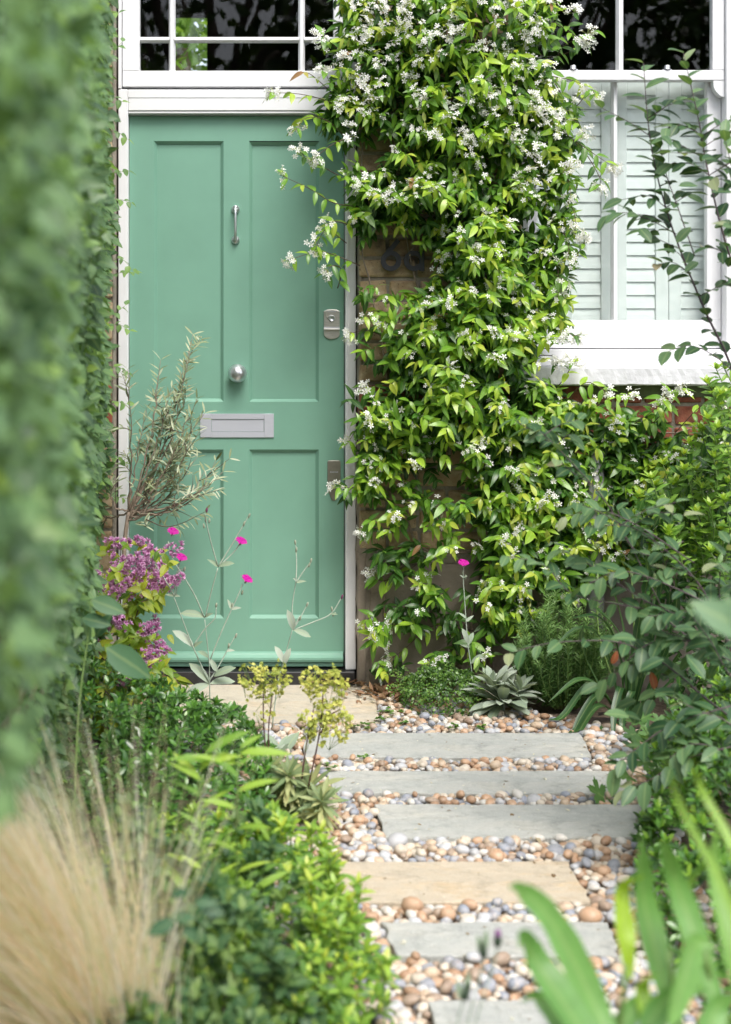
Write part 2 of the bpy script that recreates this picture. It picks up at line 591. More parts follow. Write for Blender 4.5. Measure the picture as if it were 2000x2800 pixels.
M['brick'] = brick_mat('yellow_stock_brick', (0.42, 0.29, 0.165), (0.35, 0.235, 0.13), (0.50, 0.39, 0.25))
M['redbrick'] = brick_mat('soft_red_brick', (0.33, 0.085, 0.045), (0.27, 0.075, 0.045), (0.36, 0.14, 0.085))

def stone_mat(name, a, b, c2, speck):
    m, n, out = new_mat(name)
    f = noise(n, 3.2, 6, 0.6, stretch=(1, 2.2, 1))
    c = ramp(n, f, [(0.3, a), (0.55, b), (0.75, c2)])
    f2 = noise(n, 40, 5, 0.7)
    c = mixc(n, ramp(n, f2, [(0.5, (0, 0, 0)), (0.8, (0.5,) * 3)]), c, speck)
    f3 = noise(n, 260, 2, 0.6)
    c = mixc(n, ramp(n, f3, [(0.35, (0.25,) * 3), (0.5, (0, 0, 0))]), c, (0.15, 0.14, 0.12))
    p = nd(n, 'ShaderNodeBsdfPrincipled', Roughness=0.75)
    n.links.new(c, p.inputs['Base Color'])
    f4 = noise(n, 13, 7, 0.75)
    c = mixc(n, ramp(n, f4, [(0.50, (0, 0, 0)), (0.66, (0.6,) * 3)]), c, [x * 0.62 for x in a])
    f5 = noise(n, 7, 7, 0.8, stretch=(0.6, 2.6, 1))
    c = mixc(n, ramp(n, f5, [(0.53, (0, 0, 0)), (0.62, (0.55,) * 3)]), c, c2)
    f6 = noise(n, 75, 3, 0.7)
    c = mixc(n, ramp(n, f6, [(0.62, (0, 0, 0)), (0.70, (0.7,) * 3)]), c, speck)
    n.links.new(c, p.inputs['Base Color'])
    n.links.new(bump(n, noise(n, 16, 8, 0.7, stretch=(0.7, 1.6, 1)), 1.0, 0.010), p.inputs['Normal'])
    n.links.new(p.outputs[0], out.inputs[0])
    return m
M['grey_stone'] = stone_mat('grey_sandstone', (0.37, 0.385, 0.365), (0.445, 0.45, 0.42), (0.49, 0.47, 0.41), (0.60, 0.59, 0.56))
M['buff_stone'] = stone_mat('buff_sandstone', (0.48, 0.41, 0.31), (0.54, 0.46, 0.35), (0.57, 0.41, 0.23), (0.57, 0.53, 0.45))
M['cream_stone'] = stone_mat('cream_sandstone', (0.52, 0.47, 0.39), (0.56, 0.49, 0.39), (0.58, 0.44, 0.28), (0.60, 0.56, 0.49))

def pebble_mat():
    m, n, out = new_mat('mixed_flint_pebbles')
    a = nd(n, 'ShaderNodeAttribute', attribute_name='var')
    c = ramp(n, a.outputs['Fac'], [(0.0, (0.32, 0.19, 0.11)), (0.10, (0.46, 0.29, 0.18)), (0.22, (0.50, 0.38, 0.27)), (0.34, (0.56, 0.49, 0.40)),
                                   (0.52, (0.56, 0.54, 0.50)), (0.62, (0.44, 0.45, 0.47)), (0.76, (0.26, 0.28, 0.325)), (0.9, (0.30, 0.22, 0.16)), (1.0, (0.10, 0.11, 0.13))], 'CONSTANT')
    f = noise(n, 55, 5, 0.65)
    c = mixc(n, ramp(n, f, [(0.48, (0, 0, 0)), (0.72, (0.6,) * 3)]), c, (0.54, 0.46, 0.37))
    f2 = noise(n, 38, 4, 0.6)
    c = mixc(n, ramp(n, f2, [(0.55, (0, 0, 0)), (0.75, (0.6,) * 3)]), c, (0.20, 0.12, 0.08))
    p = nd(n, 'ShaderNodeBsdfPrincipled', Roughness=0.55)
    n.links.new(c, p.inputs['Base Color'])
    n.links.new(bump(n, noise(n, 90, 5, 0.6), 0.35, 0.002), p.inputs['Normal'])
    n.links.new(p.outputs[0], out.inputs[0])
    return m
M['pebble'] = pebble_mat()

def glass_mat(name, rough=0.0, wob=0.0):
    m, n, out = new_mat(name)
    tr = n.nodes.new('ShaderNodeBsdfTransparent')
    tr.inputs[0].default_value = (0.93, 0.95, 0.94, 1)
    gl = nd(n, 'ShaderNodeBsdfGlossy', Roughness=rough)
    fr = nd(n, 'ShaderNodeFresnel', IOR=1.5)
    if wob:
        b = bump(n, noise(n, 4, 1, 0.3), wob, 0.02)
        n.links.new(b, gl.inputs['Normal'])
    mx = n.nodes.new('ShaderNodeMixShader')
    geo = n.nodes.new('ShaderNodeNewGeometry')
    inv = nd(n, 'ShaderNodeMath', operation='SUBTRACT'); inv.inputs[0].default_value = 1.0
    n.links.new(geo.outputs['Backfacing'], inv.inputs[1])
    mu = nd(n, 'ShaderNodeMath', operation='MULTIPLY')
    n.links.new(fr.outputs[0], mu.inputs[0]); n.links.new(inv.outputs[0], mu.inputs[1])
    n.links.new(mu.outputs[0], mx.inputs[0]); n.links.new(tr.outputs[0], mx.inputs[1]); n.links.new(gl.outputs[0], mx.inputs[2])
    n.links.new(mx.outputs[0], out.inputs[0])
    return m
M['glass'] = glass_mat('old_window_glass', 0.0, 0.05)

def petal_mat(name, stops, transl=0.35, rough=0.6):
    m, n, out = new_mat(name)
    a = nd(n, 'ShaderNodeAttribute', attribute_name='var')
    c = ramp(n, a.outputs['Fac'], stops)
    p = nd(n, 'ShaderNodeBsdfPrincipled', Roughness=rough)
    n.links.new(c, p.inputs['Base Color'])
    t = n.nodes.new('ShaderNodeBsdfTranslucent'); n.links.new(c, t.inputs['Color'])
    mx = n.nodes.new('ShaderNodeMixShader'); mx.inputs[0].default_value = transl
    n.links.new(p.outputs[0], mx.inputs[1]); n.links.new(t.outputs[0], mx.inputs[2]); n.links.new(mx.outputs[0], out.inputs[0])
    return m

# ================================================================== ground
def sheet(name, x0, x1, y0, y1, z, mat, nx=2, ny=2, amp=0):
    gxs, gys = np.meshgrid(np.linspace(x0, x1, nx), np.linspace(y0, y1, ny), indexing='ij')
    zz = z + (rng.normal(0, amp, gxs.shape) if amp else 0 * gxs)
    V = np.stack([gxs, gys, zz], -1).reshape(-1, 3)
    i, j = np.meshgrid(np.arange(nx - 1), np.arange(ny - 1), indexing='ij')
    a = (i * ny + j).ravel()
    return link(name, mesh(name, V, [np.stack([a, a + ny, a + ny + 1, a + 1], -1)], mat, True))
tag(sheet('ground', -60, 60, -60, 60, -0.045, M['soil']), kind='structure')
g = sheet('planting_soil', -0.62, 3.0, 0.4, 5.395, -0.025, M['soil'], 60, 80, 0.006)
tag(g, kind='structure')

# ================================================================== the house wall
wall = empty('brick_wall', (0.68, 5.5, 0), 'old yellow and red stock brick house wall around the green door and under the window', 'brick wall')
WY = 5.405      # mortar face ; bricks stand 8 mm proud
PX0, PX1 = 0.365, 0.985         # pier between the door and the window
LX1 = -0.566                    # left edge of the door frame
core = MB()
for lo, hi in (((-3.2, WY, -0.05), (LX1, 5.64, 3.5)), ((PX0 + 0.012, WY, 0), (PX1, 5.64, 3.5)), ((PX1, WY, 0), (1.86, 5.64, 1.165)),
               ((1.86, WY, 0), (4.2, 5.64, 3.5)), ((LX1, WY, 2.98), (PX0 + 0.012, 5.64, 3.5)), ((PX1, WY, 2.98), (1.86, 5.64, 3.5))):
    core.box(lo, hi, 0.002)
core.build('mortar', M['mortar'], wall)

def brick_mesh(L, H, D, seed):
    r = np.random.default_rng(seed)
    V, Q, T = cbox(np.array([0, 0, 0.]), np.array([L, D, H]), 0.006)
    V = V + r.normal(0, 0.0014, V.shape)
    m = MB().add(V, Q, T)
    return m
BR = {}
def brick(x0, x1, z, red):
    L = x1 - x0
    key = (round(L / 0.02), red, int(rng.integers(3)))
    if key not in BR:
        BR[key] = brick_mesh(key[0] * 0.02, 0.066, 0.10, hash(key) % 999).data('brick', M['redbrick' if red else 'brick'])
    o = link('brick', BR[key], wall)
    o.location = (x0 - 0.68, WY - 0.008 - rand(0, 0.006) - 5.5, z + rand(-0.0015, 0.0015))
    o.scale = (L / (key[0] * 0.02), 1, 1)
    o.rotation_euler = (rand(-0.01, 0.01), rand(-0.006, 0.006), rand(-0.012, 0.012))
CO = 0.0795
def course(x0, x1, z, red, k, ends=True):
    x = x0
    pat = [0.215, 0.215] if k % 2 else [0.105, 0.215]
    first = True; q = k
    while x < x1 - 0.03:
        L = (0.215 if k % 2 else 0.105) if first else (0.215 if rng.random() < 0.62 else 0.105)
        first = False
        L += rand(-0.006, 0.006)
        e = min(x + L, x1)
        if x1 - e < 0.05: e = x1
        brick(x, e, z, red)
        x = e + 0.012
z_red = (0.9985, 1.078)
nrow = 0
zz = 1.0775 - 13 * CO
while zz < 2.85:
    red = abs(zz - 1.0775) < 0.03 or abs(zz - 0.998) < 0.03
    if zz > 0.47:
        course(PX0, PX1 - 0.004, zz, red, nrow)
    if 0.47 < zz < 1.09:
        course(PX1 + 0.008, 1.9, zz, red or zz > 0.9, nrow + 1)
    if zz > 0.2:
        # left of the door, partly behind the ivy
        x = -0.573; L = 0.215 if nrow % 2 else 0.105
        brick(x - L, x, zz, red or 0.85 < zz < 1.1)
        brick(x - L - 0.012 - 0.16, x - L - 0.012, zz, red)
    nrow += 1
    zz += CO
# cement plinth with a broken edge beside the door frame
def slab_irregular(lo, hi, nx, nz, amp, mat, name, par, edge=0.0):
    """upright slab with an uneven face and ragged left edge"""
    xs = np.linspace(lo[0], hi[0], nx); zs = np.linspace(lo[2], hi[2], nz)
    X, Z = np.meshgrid(xs, zs, indexing='ij')
    Yf = lo[1] + rng.normal(0, amp, X.shape)
    X = X.copy(); X[0] += rng.normal(0, edge, nz) if edge else 0
    Zt = Z.copy(); Zt[:, -1] += rng.normal(0, edge, nx) if edge else 0
    Vf = np.stack([X, Yf, Zt], -1).reshape(-1, 3)
    Vb = Vf.copy(); Vb[:, 1] = hi[1]
    i, j = np.meshgrid(np.arange(nx - 1), np.arange(nz - 1), indexing='ij')
    a = (i * nz + j).ravel()
    Q = [np.stack([a, a + nz, a + nz + 1, a + 1], -1)]
    N = len(Vf)
    per = list(range(0, nz)) + [k * nz + nz - 1 for k in range(1, nx)] + [(nx - 1) * nz + k for k in range(nz - 2, -1, -1)] + [k * nz for k in range(nx - 2, 0, -1)]
    per = np.array(per); nxt = np.roll(per, -1)
    Q.append(np.stack([per, nxt, nxt + N, per + N], -1))
    V = np.concatenate([Vf, Vb]) - np.array(par.location)
    return link(name, mesh(name, V, Q, mat, True), par)
slab_irregular((0.405, 5.378, -0.03), (4.2, 5.404, 0.472), 70, 14, 0.0025, M['render'], 'plinth', wall, 0.004)
slab_irregular((-3.2, 5.378, -0.03), (-0.566, 5.404, 0.2), 30, 6, 0.0025, M['render'], 'plinth', wall, 0.002)
# crumbling reveal strip beside the jamb
slab_irregular((0.360, 5.40, -0.02), (0.392, 5.52, 0.93), 4, 26, 0.004, M['render'], 'reveal_render', wall, 0.004)
slab_irregular((0.3635, 5.402, 0.94), (0.3762, 5.52, 2.97), 3, 50, 0.002, M['mortar'], 'reveal_mortar', wall, 0.0015)
slab_irregular((-0.5745, 5.402, 0.0), (-0.5645, 5.52, 2.97), 3, 50, 0.002, M['mortar'], 'reveal_mortar', wall, 0.0012)

# ================================================================== the front door
DY = 5.50
def X(px, Y=DY): return (px * K - CX) * Y / F       # px in 1624-wide reading of the photograph
def Z(py, Y=DY): return CH - (py * K - HY) * Y / F
door = empty('front_door', (X(526), DY, 0.0), 'sage green panelled front door with round knob and metal letterbox', 'front door')
dx0, dx1, dz0, dz1 = X(288), X(764), Z(1450), Z(258)
pan = [(X(342), X(497), Z(892), Z(313)), (X(554), X(708.5), Z(893), Z(315)), (X(342), X(497), Z(1373), Z(998)), (X(553), X(708), Z(1373), Z(998))]
lf = MB()
xm0, xm1 = pan[0][1], pan[1][0]
TH = 0.044
zl, zu = pan[2][3], pan[0][2]
lf.box((dx0, DY, dz0), (pan[0][0], DY + TH, dz1), 0)           # stiles
lf.box((pan[1][1], DY, dz0), (dx1, DY + TH, dz1), 0)
lf.box((pan[0][0], DY, dz0), (pan[1][1], DY + TH, pan[2][2]), 0)   # rails
lf.box((pan[0][0], DY, zl), (pan[1][1], DY + TH, zu), 0)
lf.box((pan[0][0], DY, pan[0][3]), (pan[1][1], DY + TH, dz1), 0)
lf.box((xm0, DY, pan[2][2]), (xm1, DY + TH, zl), 0)
lf.box((xm0, DY, zu), (xm1, DY + TH, pan[0][3]), 0)
lf.build('door_leaf', M['green'], door)
for (a, b, c, d) in pan:
    w, dp = 0.0115, 0.012
    rings = [(0, 0.0002), (0.0022, 0.0022), (w - 0.003, dp - 0.003), (w, dp), (w + 0.0005, dp + 0.002)]
    V = []
    for o_, y_ in rings:
        V += [(a + o_, DY + y_, c + o_), (b - o_, DY + y_, c + o_), (b - o_, DY + y_, d - o_), (a + o_, DY + y_, d - o_)]
    Q = []
    for r_ in range(len(rings) - 1):
        for k in range(4):
            Q.append((r_ * 4 + k, r_ * 4 + (k + 1) % 4, r_ * 4 + 4 + (k + 1) % 4, r_ * 4 + 4 + k))
    Q.append(tuple(len(V) - 4 + k for k in range(4)))
    MB().add(V, Q).build('door_panel', M['green'], door)
# weather bar: two rolls along the foot of the door
prof = [(0, 0.000), (-0.006, 0.0), (-0.012, 0.004), (-0.013, 0.010), (-0.012, 0.015), (-0.016, 0.018), (-0.024, 0.022), (-0.027, 0.030), (-0.026, 0.038), (-0.020, 0.043), (-0.016, 0.046), (-0.010, 0.052), (-0.004, 0.056), (0, 0.057)]
wz = Z(1480)
prof = [(y, wz + z * (Z(1446) - wz) / 0.057) for y, z in reversed(prof)]
V = [(x, DY - 0.0005 + y, z) for x in (dx0 + 0.004, dx1 - 0.004) for y, z in prof]
n_ = len(prof)
Q = [(k, k + 1, n_ + k + 1, n_ + k) for k in range(n_ - 1)]
wb = MB().add(V, Q)
for s_ in (0, n_):
    wb.add([(V[s_][0], DY, (prof[0][1] + prof[-1][1]) / 2)] + [V[s_ + k] for k in range(n_)], (), [(0, k, k + 1) for k in range(1, n_)])
wb.build('weather_bar', M['green'], door)
# knob
kx, kz = X(528), Z(829)
kn = MB().lathe([(0.0, -0.072), (0.008, -0.0715), (0.017, -0.068), (0.026, -0.060), (0.0325, -0.049), (0.0362, -0.036), (0.0355, -0.026), (0.031, -0.016), (0.022, -0.009), (0.014, -0.006), (0.014, 0.0)][::-1], (kx, DY, kz), 'y', 40)
kn.build('door_knob', M['chrome'], door, True)
# knocker
ax, az0, az1 = X(523.5), Z(465), Z(533)
kb = MB()
for z_, r_ in ((az0, 0.0165), (az1, 0.0165)):
    kb.lathe([(0.0001, -0.016), (0.006, -0.0155), (r_ - 0.004, -0.012), (r_ - 0.001, -0.007), (r_, -0.003), (r_, 0)][::-1], (ax, DY, z_), 'y', 24)
kb.box((ax - 0.0045, DY - 0.024, az0 - 0.004), (ax + 0.0045, DY - 0.012, az0 + 0.013), 0.002)
kb.tube([(ax - 0.009, DY - 0.021, az0 + 0.008), (ax + 0.009, DY - 0.021, az0 + 0.008)], 0.0045, 10)
kb_o = kb.build('door_knocker', M['chrome'], door, True)
kt = MB().tube(curve([(ax, DY - 0.022, az0 + 0.006), (ax, DY - 0.031, az0 - 0.012), (ax, DY - 0.034, (az0 + az1) / 2), (ax, DY - 0.031, az1 + 0.02), (ax, DY - 0.020, az1 + 0.004), (ax, DY - 0.018, az1 - 0.003)], 14), [0.0055, 0.006, 0.006, 0.0056, 0.0053, 0.005, 0.005, 0.0052, 0.0055, 0.006, 0.0066, 0.007, 0.0072, 0.0065], 10)
kt.build('knocker_handle', M['chrome'], door, True)
# letterbox
lx0, lx1, lz0, lz1 = X(445), X(608.5), Z(971), Z(918.5)
ix0, ix1, iz0, iz1 = X(470), X(587), Z(959), Z(930.5)
lb = MB()
Y0 = DY - 0.006
lb.box((lx0, Y0, lz0), (ix0, DY - 0.0002, lz1), 0.0008); lb.box((ix1, Y0, lz0), (lx1, DY - 0.0002, lz1), 0.0008)
lb.box((ix0, Y0, lz0), (ix1, DY - 0.0002, iz0), 0.0); lb.box((ix0, Y0, iz1), (ix1, DY - 0.0002, lz1), 0.0)
lbo = lb.build('letterbox', M['plate'], door)
MB().box((ix0 + 0.0012, Y0 + 0.0032, iz0 + 0.0012), (ix1 - 0.0012, DY - 0.0004, iz1 - 0.0016), 0.0006).build('letterbox_flap', M['plate'], lbo)

def outline_plate(mb, pts, y0, y1):
    """solid plate from an outline (x,z), front face at y0"""
    n = len(pts)
    cx, cz = np.mean([p[0] for p in pts]), np.mean([p[1] for p in pts])
    sh = lambda p, f: (cx + (p[0] - cx) * f, cz + (p[1] - cz) * f)
    V = [(p[0], y1, p[1]) for p in pts] + [(p[0], y0 + 0.001, p[1]) for p in pts] + [(sh(p, 0.96)[0], y0, sh(p, 0.96)[1]) for p in pts] + [(cx, y0, cz)]
    Q = [(r * n + k, r * n + (k + 1) % n, (r + 1) * n + (k + 1) % n, (r + 1) * n + k) for r in range(2) for k in range(n)]
    T = [(2 * n + k, 2 * n + (k + 1) % n, 3 * n) for k in range(n)]
    return mb.add(V, Q, T)
def arc(cx, cz, r, a0, a1, n, rz=None):
    return [(cx + r * math.cos(math.radians(a)), cz + (rz or r) * math.sin(math.radians(a))) for a in np.linspace(a0, a1, n)]
# cylinder pull: arched top plate, shield, cylinder, lower lip
px_ = X(737); ptop, pbot = Z(687), Z(753)
w_ = (X(754.5) - X(719.5)) / 2
plate = MB()
top_out = [(px_ - w_, ptop - 0.007), (px_ - w_ * 0.6, ptop - 0.001), (px_, ptop), (px_ + w_ * 0.6, ptop - 0.001), (px_ + w_, ptop - 0.007)]
outline_plate(plate, top_out + [(px_ + w_, pbot + 0.018)] + arc(px_, pbot + 0.018, w_, 0, -180, 11, 0.018), DY - 0.007, DY - 0.0002)
po = plate.build('latch_pull', M['nickel'], door)
sh_ = MB()
outline_plate(sh_, [(px_ - w_ * 0.92, ptop - 0.008), (px_, ptop - 0.002), (px_ + w_ * 0.92, ptop - 0.008), (px_ + w_ * 0.8, ptop - 0.028), (px_ + w_ * 0.4, ptop - 0.042), (px_, ptop - 0.051), (px_ - w_ * 0.4, ptop - 0.042), (px_ - w_ * 0.8, ptop - 0.028)], DY - 0.010, DY - 0.0068)
sh_.build('shield', M['nickel'], po)
cz_ = Z(707)
cy = MB().lathe([(0.0001, -0.0125), (0.0085, -0.0125), (0.009, -0.0135), (0.0122, -0.0135), (0.013, -0.0125), (0.013, -0.0095)][::-1], (px_, DY, cz_), 'y', 28)
cy.build('lock_cylinder', M['chrome'], po, True)
MB().box((px_ - 0.001, DY - 0.0131, cz_ - 0.005), (px_ + 0.001, DY - 0.0124, cz_ + 0.004), 0.0001).build('keyhole', M['dark'], po)
lip = MB()
zq = Z(729)
V = [];
for x in (px_ - w_, px_ + w_):
    V += [(x, DY - 0.0072, zq + 0.006), (x, DY - 0.013, zq), (x, DY - 0.022, zq - 0.004), (x, DY - 0.0215, zq - 0.007), (x, DY - 0.012, zq - 0.006), (x, DY - 0.0072, zq - 0.004)]
lip.add(V, [(k, k + 1, 6 + k + 1, 6 + k) for k in range(5)] + [(0, 1, 4, 5), (1, 2, 3, 4), (6, 11, 10, 7), (7, 10, 9, 8)])
lip.build('finger_lip', M['chrome'], po)

FONT = bpy.data.fonts.load('<builtin>') if False else None
def letters(txt, size, loc, mat, par, name, ext=0.0004, rot=(math.pi / 2, 0, 0), bold=0.0, align='CENTER'):
    cu = bpy.data.curves.new(name, 'FONT')
    cu.body = txt; cu.size = size; cu.extrude = ext; cu.offset = bold
    cu.align_x = align; cu.align_y = 'CENTER'
    t = bpy.data.objects.new(name, cu)
    C.objects.link(t)
    dg = bpy.context.evaluated_depsgraph_get()
    me = bpy.data.meshes.new_from_object(t.evaluated_get(dg))
    bpy.data.objects.remove(t)
    me.materials.clear(); me.materials.append(mat)
    o = link(name, me, par)
    off = np.array(par.location) + (np.array(par.parent.location) if par.parent else 0)
    o.location = np.array(loc) - off
    o.rotation_euler = rot
    return o
letters('BANHAM', 0.0078, (px_, DY - 0.0106, ptop - 0.0085), M['plate'], po, 'maker_lettering', bold=0.00015)
# lower lock escutcheon
ex, et, eb = X(742), Z(1022), Z(1112)
ew = (X(757) - X(728)) / 2
esc = MB()
outline_plate(esc, arc(ex + ew - 0.008, et - 0.008, 0.008, 0, 90, 5) + arc(ex - ew + 0.008, et - 0.008, 0.008, 90, 180, 5) +
              [(ex - ew, Z(1083)), (ex - ew * 0.75, Z(1095))] + arc(ex, eb + 0.011, 0.0105, 200, 340, 8) + [(ex + ew * 0.75, Z(1095)), (ex + ew, Z(1083))], DY - 0.006, DY - 0.0002)
eo = esc.build('lock_escutcheon', std_mat('dull_bronze_grey_metal', (0.27, 0.25, 0.21), 0.38, metal=0.85, nscale=40, namp=0.12, bstr=0.15, bscale=180), door)
MB().lathe([(0.0001, -0.0095), (0.006, -0.0095), (0.0065, -0.0105), (0.0105, -0.0105), (0.012, -0.009), (0.0125, -0.0055)][::-1], (ex, DY, Z(1078)), 'y', 28).build('lock_cylinder', M['chrome'], eo, True)
letters('BANHAM', 0.0075, (ex, DY - 0.0065, Z(1048)), M['plate'], eo, 'maker_lettering', bold=0.00015)

# ================================================================== door frame, fanlight, threshold
fr = empty('door_frame', (X(526), 5.47, 0), 'white painted timber door frame round the green door', 'door frame')
FY = 5.462
jx0, jx1 = X(264), X(790)
zt = Z(197.5, FY)
jm = MB().box((jx0 + 0.002, FY, 0.05), (X(286.6), 5.60, zt - 0.001), 0.003)
jm.box((X(286.6), FY + 0.022, 0.05), (dx0 - 0.0015, 5.60, dz1 + 0.03), 0.002)
jm.build('jamb', M['white'], fr)
jm = MB().box((X(766), FY, 0.05), (jx1 - 0.001, 5.60, zt - 0.001), 0.003)
jm.build('jamb', M['white'], fr)
MB().box((X(771), FY - 0.0025, 0.051), (X(774), FY + 0.002, dz1 - 0.01), 0.0008).build('jamb_bead', M['white'], fr)
hd = MB().box((X(286.8), FY, Z(246, FY)), (X(765.8), 5.60, Z(198.5, FY)), 0.003)
V = []   # splayed under edge of the head
hd.box((X(286.8), FY + 0.004, Z(251.5, FY)), (X(765.8), 5.60, Z(246.6, FY)), 0.0015)
hd.box((X(286.8), FY + 0.014, dz1 + 0.003), (X(765.8), 5.60, Z(252, FY)), 0.0015)
hd.box((X(286.8), FY - 0.0018, Z(217, FY)), (X(765.8), FY + 0.001, Z(199.5, FY)), 0.0006)
hd.build('head', M['white'], fr)
th = MB().box((jx0, 5.43, -0.02), (jx1 - 0.006, 5.62, 0.0485), 0.003)
tho = th.build('threshold', M['slate'])
tag(tho, 'black slate threshold under the green front door', 'threshold')

fl = empty('fanlight', (X(526), 5.48, 2.4), 'white framed fanlight window with dark panes above the green door', 'window')
WY2 = 5.470
FT = 2.93
MB().box((jx0 + 0.002, WY2 - 0.010, zt + 0.001), (X(272.5), 5.60, FT), 0.002).build('frame', M['white'], fl)
MB().box((X(772), WY2 - 0.010, zt + 0.001), (jx1 - 0.001, 5.60, FT), 0.002).build('frame', M['white'], fl)
MB().box((X(273), WY2 - 0.010, FT - 0.05), (X(771.5), 5.60, FT), 0.002).build('frame', M['white'], fl)
sr = MB()
sr.box((X(274), WY2, Z(195.5)), (X(770.5), 5.52, Z(160.5)), 0.002)           # bottom rail
sr.box((X(274), WY2, Z(160.3)), (X(312), 5.52, 2.875), 0.0015)
sr.box((X(740.5), WY2, Z(160.3)), (X(770.5), 5.52, 2.875), 0.0015)
sr.box((X(312.2), WY2, 2.83), (X(740.3), 5.52, 2.875), 0.0015)
# sloping glazing putty round the bottom
sr.build('sash', M['white'], fl)
def bar(p0, p1, horiz, w, y0, par, mat=None):
    """moulded glazing bar: flat face with splayed sides"""
    h = w / 2
    if horiz:
        sec = [(-h, 0.016), (-h * 0.45, 0.0), (h * 0.45, 0.0), (h, 0.016)]
        V = [(x, y0 + y, p0[1] + s) for x in (p0[0], p1[0]) for s, y in sec] + [(x, y0 + 0.03, p0[1] + s) for x in (p0[0], p1[0]) for s in (-h, h)]
    else:
        sec = [(-h, 0.016), (-h * 0.45, 0.0), (h * 0.45, 0.0), (h, 0.016)]
        V = [(p0[0] + s, y0 + y, z) for z in (p0[1], p1[1]) for s, y in sec] + [(p0[0] + s, y0 + 0.03, z) for z in (p0[1], p1[1]) for s in (-h, h)]
    Q = [(k, k + 1, 4 + k + 1, 4 + k) for k in range(3)] + [(8, 0, 4, 10), (3, 9, 11, 7)]
    return MB().add(V, Q).build('glazing_bar', mat or M['white'], par)
bw = 0.0255
GX = [X(312), X(383), X(670), X(740.5)]
GZ = [Z(160.4), Z(89.5), 2.46 + (2.46 - Z(89.5)) * 1.0, 2.83]
GZ = [Z(160.4), Z(89.5), 2.735, 2.83]
bar((GX[1], GZ[0]), (GX[1], GZ[3]), False, bw, WY2 + 0.004, fl)
bar((GX[2], GZ[0]), (GX[2], GZ[3]), False, bw, WY2 + 0.004, fl)
for zb in GZ[1:3]:
    for a, b in ((GX[0], GX[1] - bw * 0.32), (GX[1] + bw * 0.32, GX[2] - bw * 0.32), (GX[2] + bw * 0.32, GX[3])):
        bar((a, zb), (b, zb), True, 0.021, WY2 + 0.0045, fl)
for i in range(3):
    for j in range(3):
        MB().box((GX[i] + 0.002, WY2 + 0.0215, GZ[j] + 0.002), (GX[i + 1] - 0.002, WY2 + 0.0245, GZ[j + 1] - 0.002), 0.0001).build('pane', M['glass'], fl)

# ================================================================== sash window with shutters
SW = 5.470
def XW(px, Y=SW): return (px - CX) * Y / F          # px in the 2000-wide photograph
def ZW(py, Y=SW): return CH - (py - HY) * Y / F
sw = empty('sash_window', (1.4, 5.5, 1.2), 'large white sash window at the upper right with dark upper glass', 'window')
wx0, wx1 = XW(1418), XW(2012)
WT = 2.93
zs0 = ZW(952)
MB().box((wx0, SW, zs0), (XW(1446), 5.66, WT), 0.002).build('box_frame', M['white'], sw)
MB().box((XW(1987), SW, zs0), (wx1 + 0.08, 5.66, WT), 0.002).build('box_frame', M['white'], sw)
MB().box((XW(1446.5), SW, WT - 0.06), (XW(1986.5), 5.66, WT), 0.002).build('box_frame', M['white'], sw)
US = 5.487     # upper sash, outer
us = MB()
us.box((XW(1447), US, ZW(217)), (XW(1986), US + 0.04, ZW(189)), 0.0025)      # meeting rail
us.box((XW(1447), US, ZW(189) + 0.0003), (XW(1473), US + 0.04, WT - 0.065), 0.002)
us.box((XW(1953), US, ZW(189) + 0.0003), (XW(1986), US + 0.04, WT - 0.065), 0.002)
us.box((XW(1473.3), US, WT - 0.11), (XW(1952.7), US + 0.04, WT - 0.065), 0.002)
uo = us.build('upper_sash', M['white'], sw)
zr = ZW(189) + 0.0006
xb = XW(1701.5)
bar((xb, zr), (xb, WT - 0.11), False, 0.028, US + 0.003, sw)
for a, b in ((XW(1473), xb - 0.011), (xb + 0.011, XW(1953))):
    MB().box((a + 0.002, US + 0.0205, zr), (b - 0.002, US + 0.0235, WT - 0.112), 0.0001).build('pane', M['glass'], sw)
# horns under the upper sash stiles
for xh0, xh1 in ((XW(1955.5), XW(1986)), (XW(1447), XW(1475))):
    zt_ = ZW(217) - 0.0005
    # ogee bracket: outer side straight, inner side curved, built as strips
    hb = MB()
    rows = []
    for t_ in np.linspace(0, 1, 9):
        z__ = zt_ - 0.062 * t_
        w__ = (xh1 - xh0) * (1.0 - 0.10 * t_) if t_ < 0.25 else (xh1 - xh0) * (0.97 - 0.75 * ((t_ - 0.25) / 0.75) ** 2.2)
        rows += [(xh1 - w__, US + 0.002, z__), (xh1, US + 0.002, z__), (xh1, US + 0.038, z__), (xh1 - w__, US + 0.038, z__)]
    hb.add(rows, [(4 * i + k, 4 * i + (k + 1) % 4, 4 * i + 4 + (k + 1) % 4, 4 * i + 4 + k) for i in range(8) for k in range(4)] + [(32, 33, 34, 35)])
    hb.build('sash_horn', M['white'], sw)
# sash stops on the meeting rail
for px in (1567, 1824):
    b = MB()
    x_ = XW(px, 5.5)
    b.box((x_ - 0.018, US + 0.006, zr), (x_ + 0.018, US + 0.016, zr + 0.004), 0.001)
    b.lathe([(0.0001, 0.019), (0.0095, 0.019), (0.0112, 0.016), (0.0112, 0.008), (0.014, 0.003)][::-1], (x_, US + 0.008, zr), 'z', 20)
    b.build('sash_stop', M['chrome'], sw, True)
LS = 5.530
ls = MB()
ls.box((XW(1447), LS, ZW(952) + 0.0006), (XW(1986), LS + 0.04, ZW(874)), 0.002)
ls.box((XW(1447), LS, ZW(874) + 0.0003), (XW(1478), LS + 0.04, ZW(212)), 0.002)
ls.box((XW(1947), LS, ZW(874) + 0.0003), (XW(1986), LS + 0.04, ZW(212)), 0.002)
ls.box((XW(1447), LS + 0.0005, ZW(212) + 0.0003), (XW(1986), LS + 0.04, ZW(186)), 0.002)
ls.build('lower_sash', M['white'], sw)
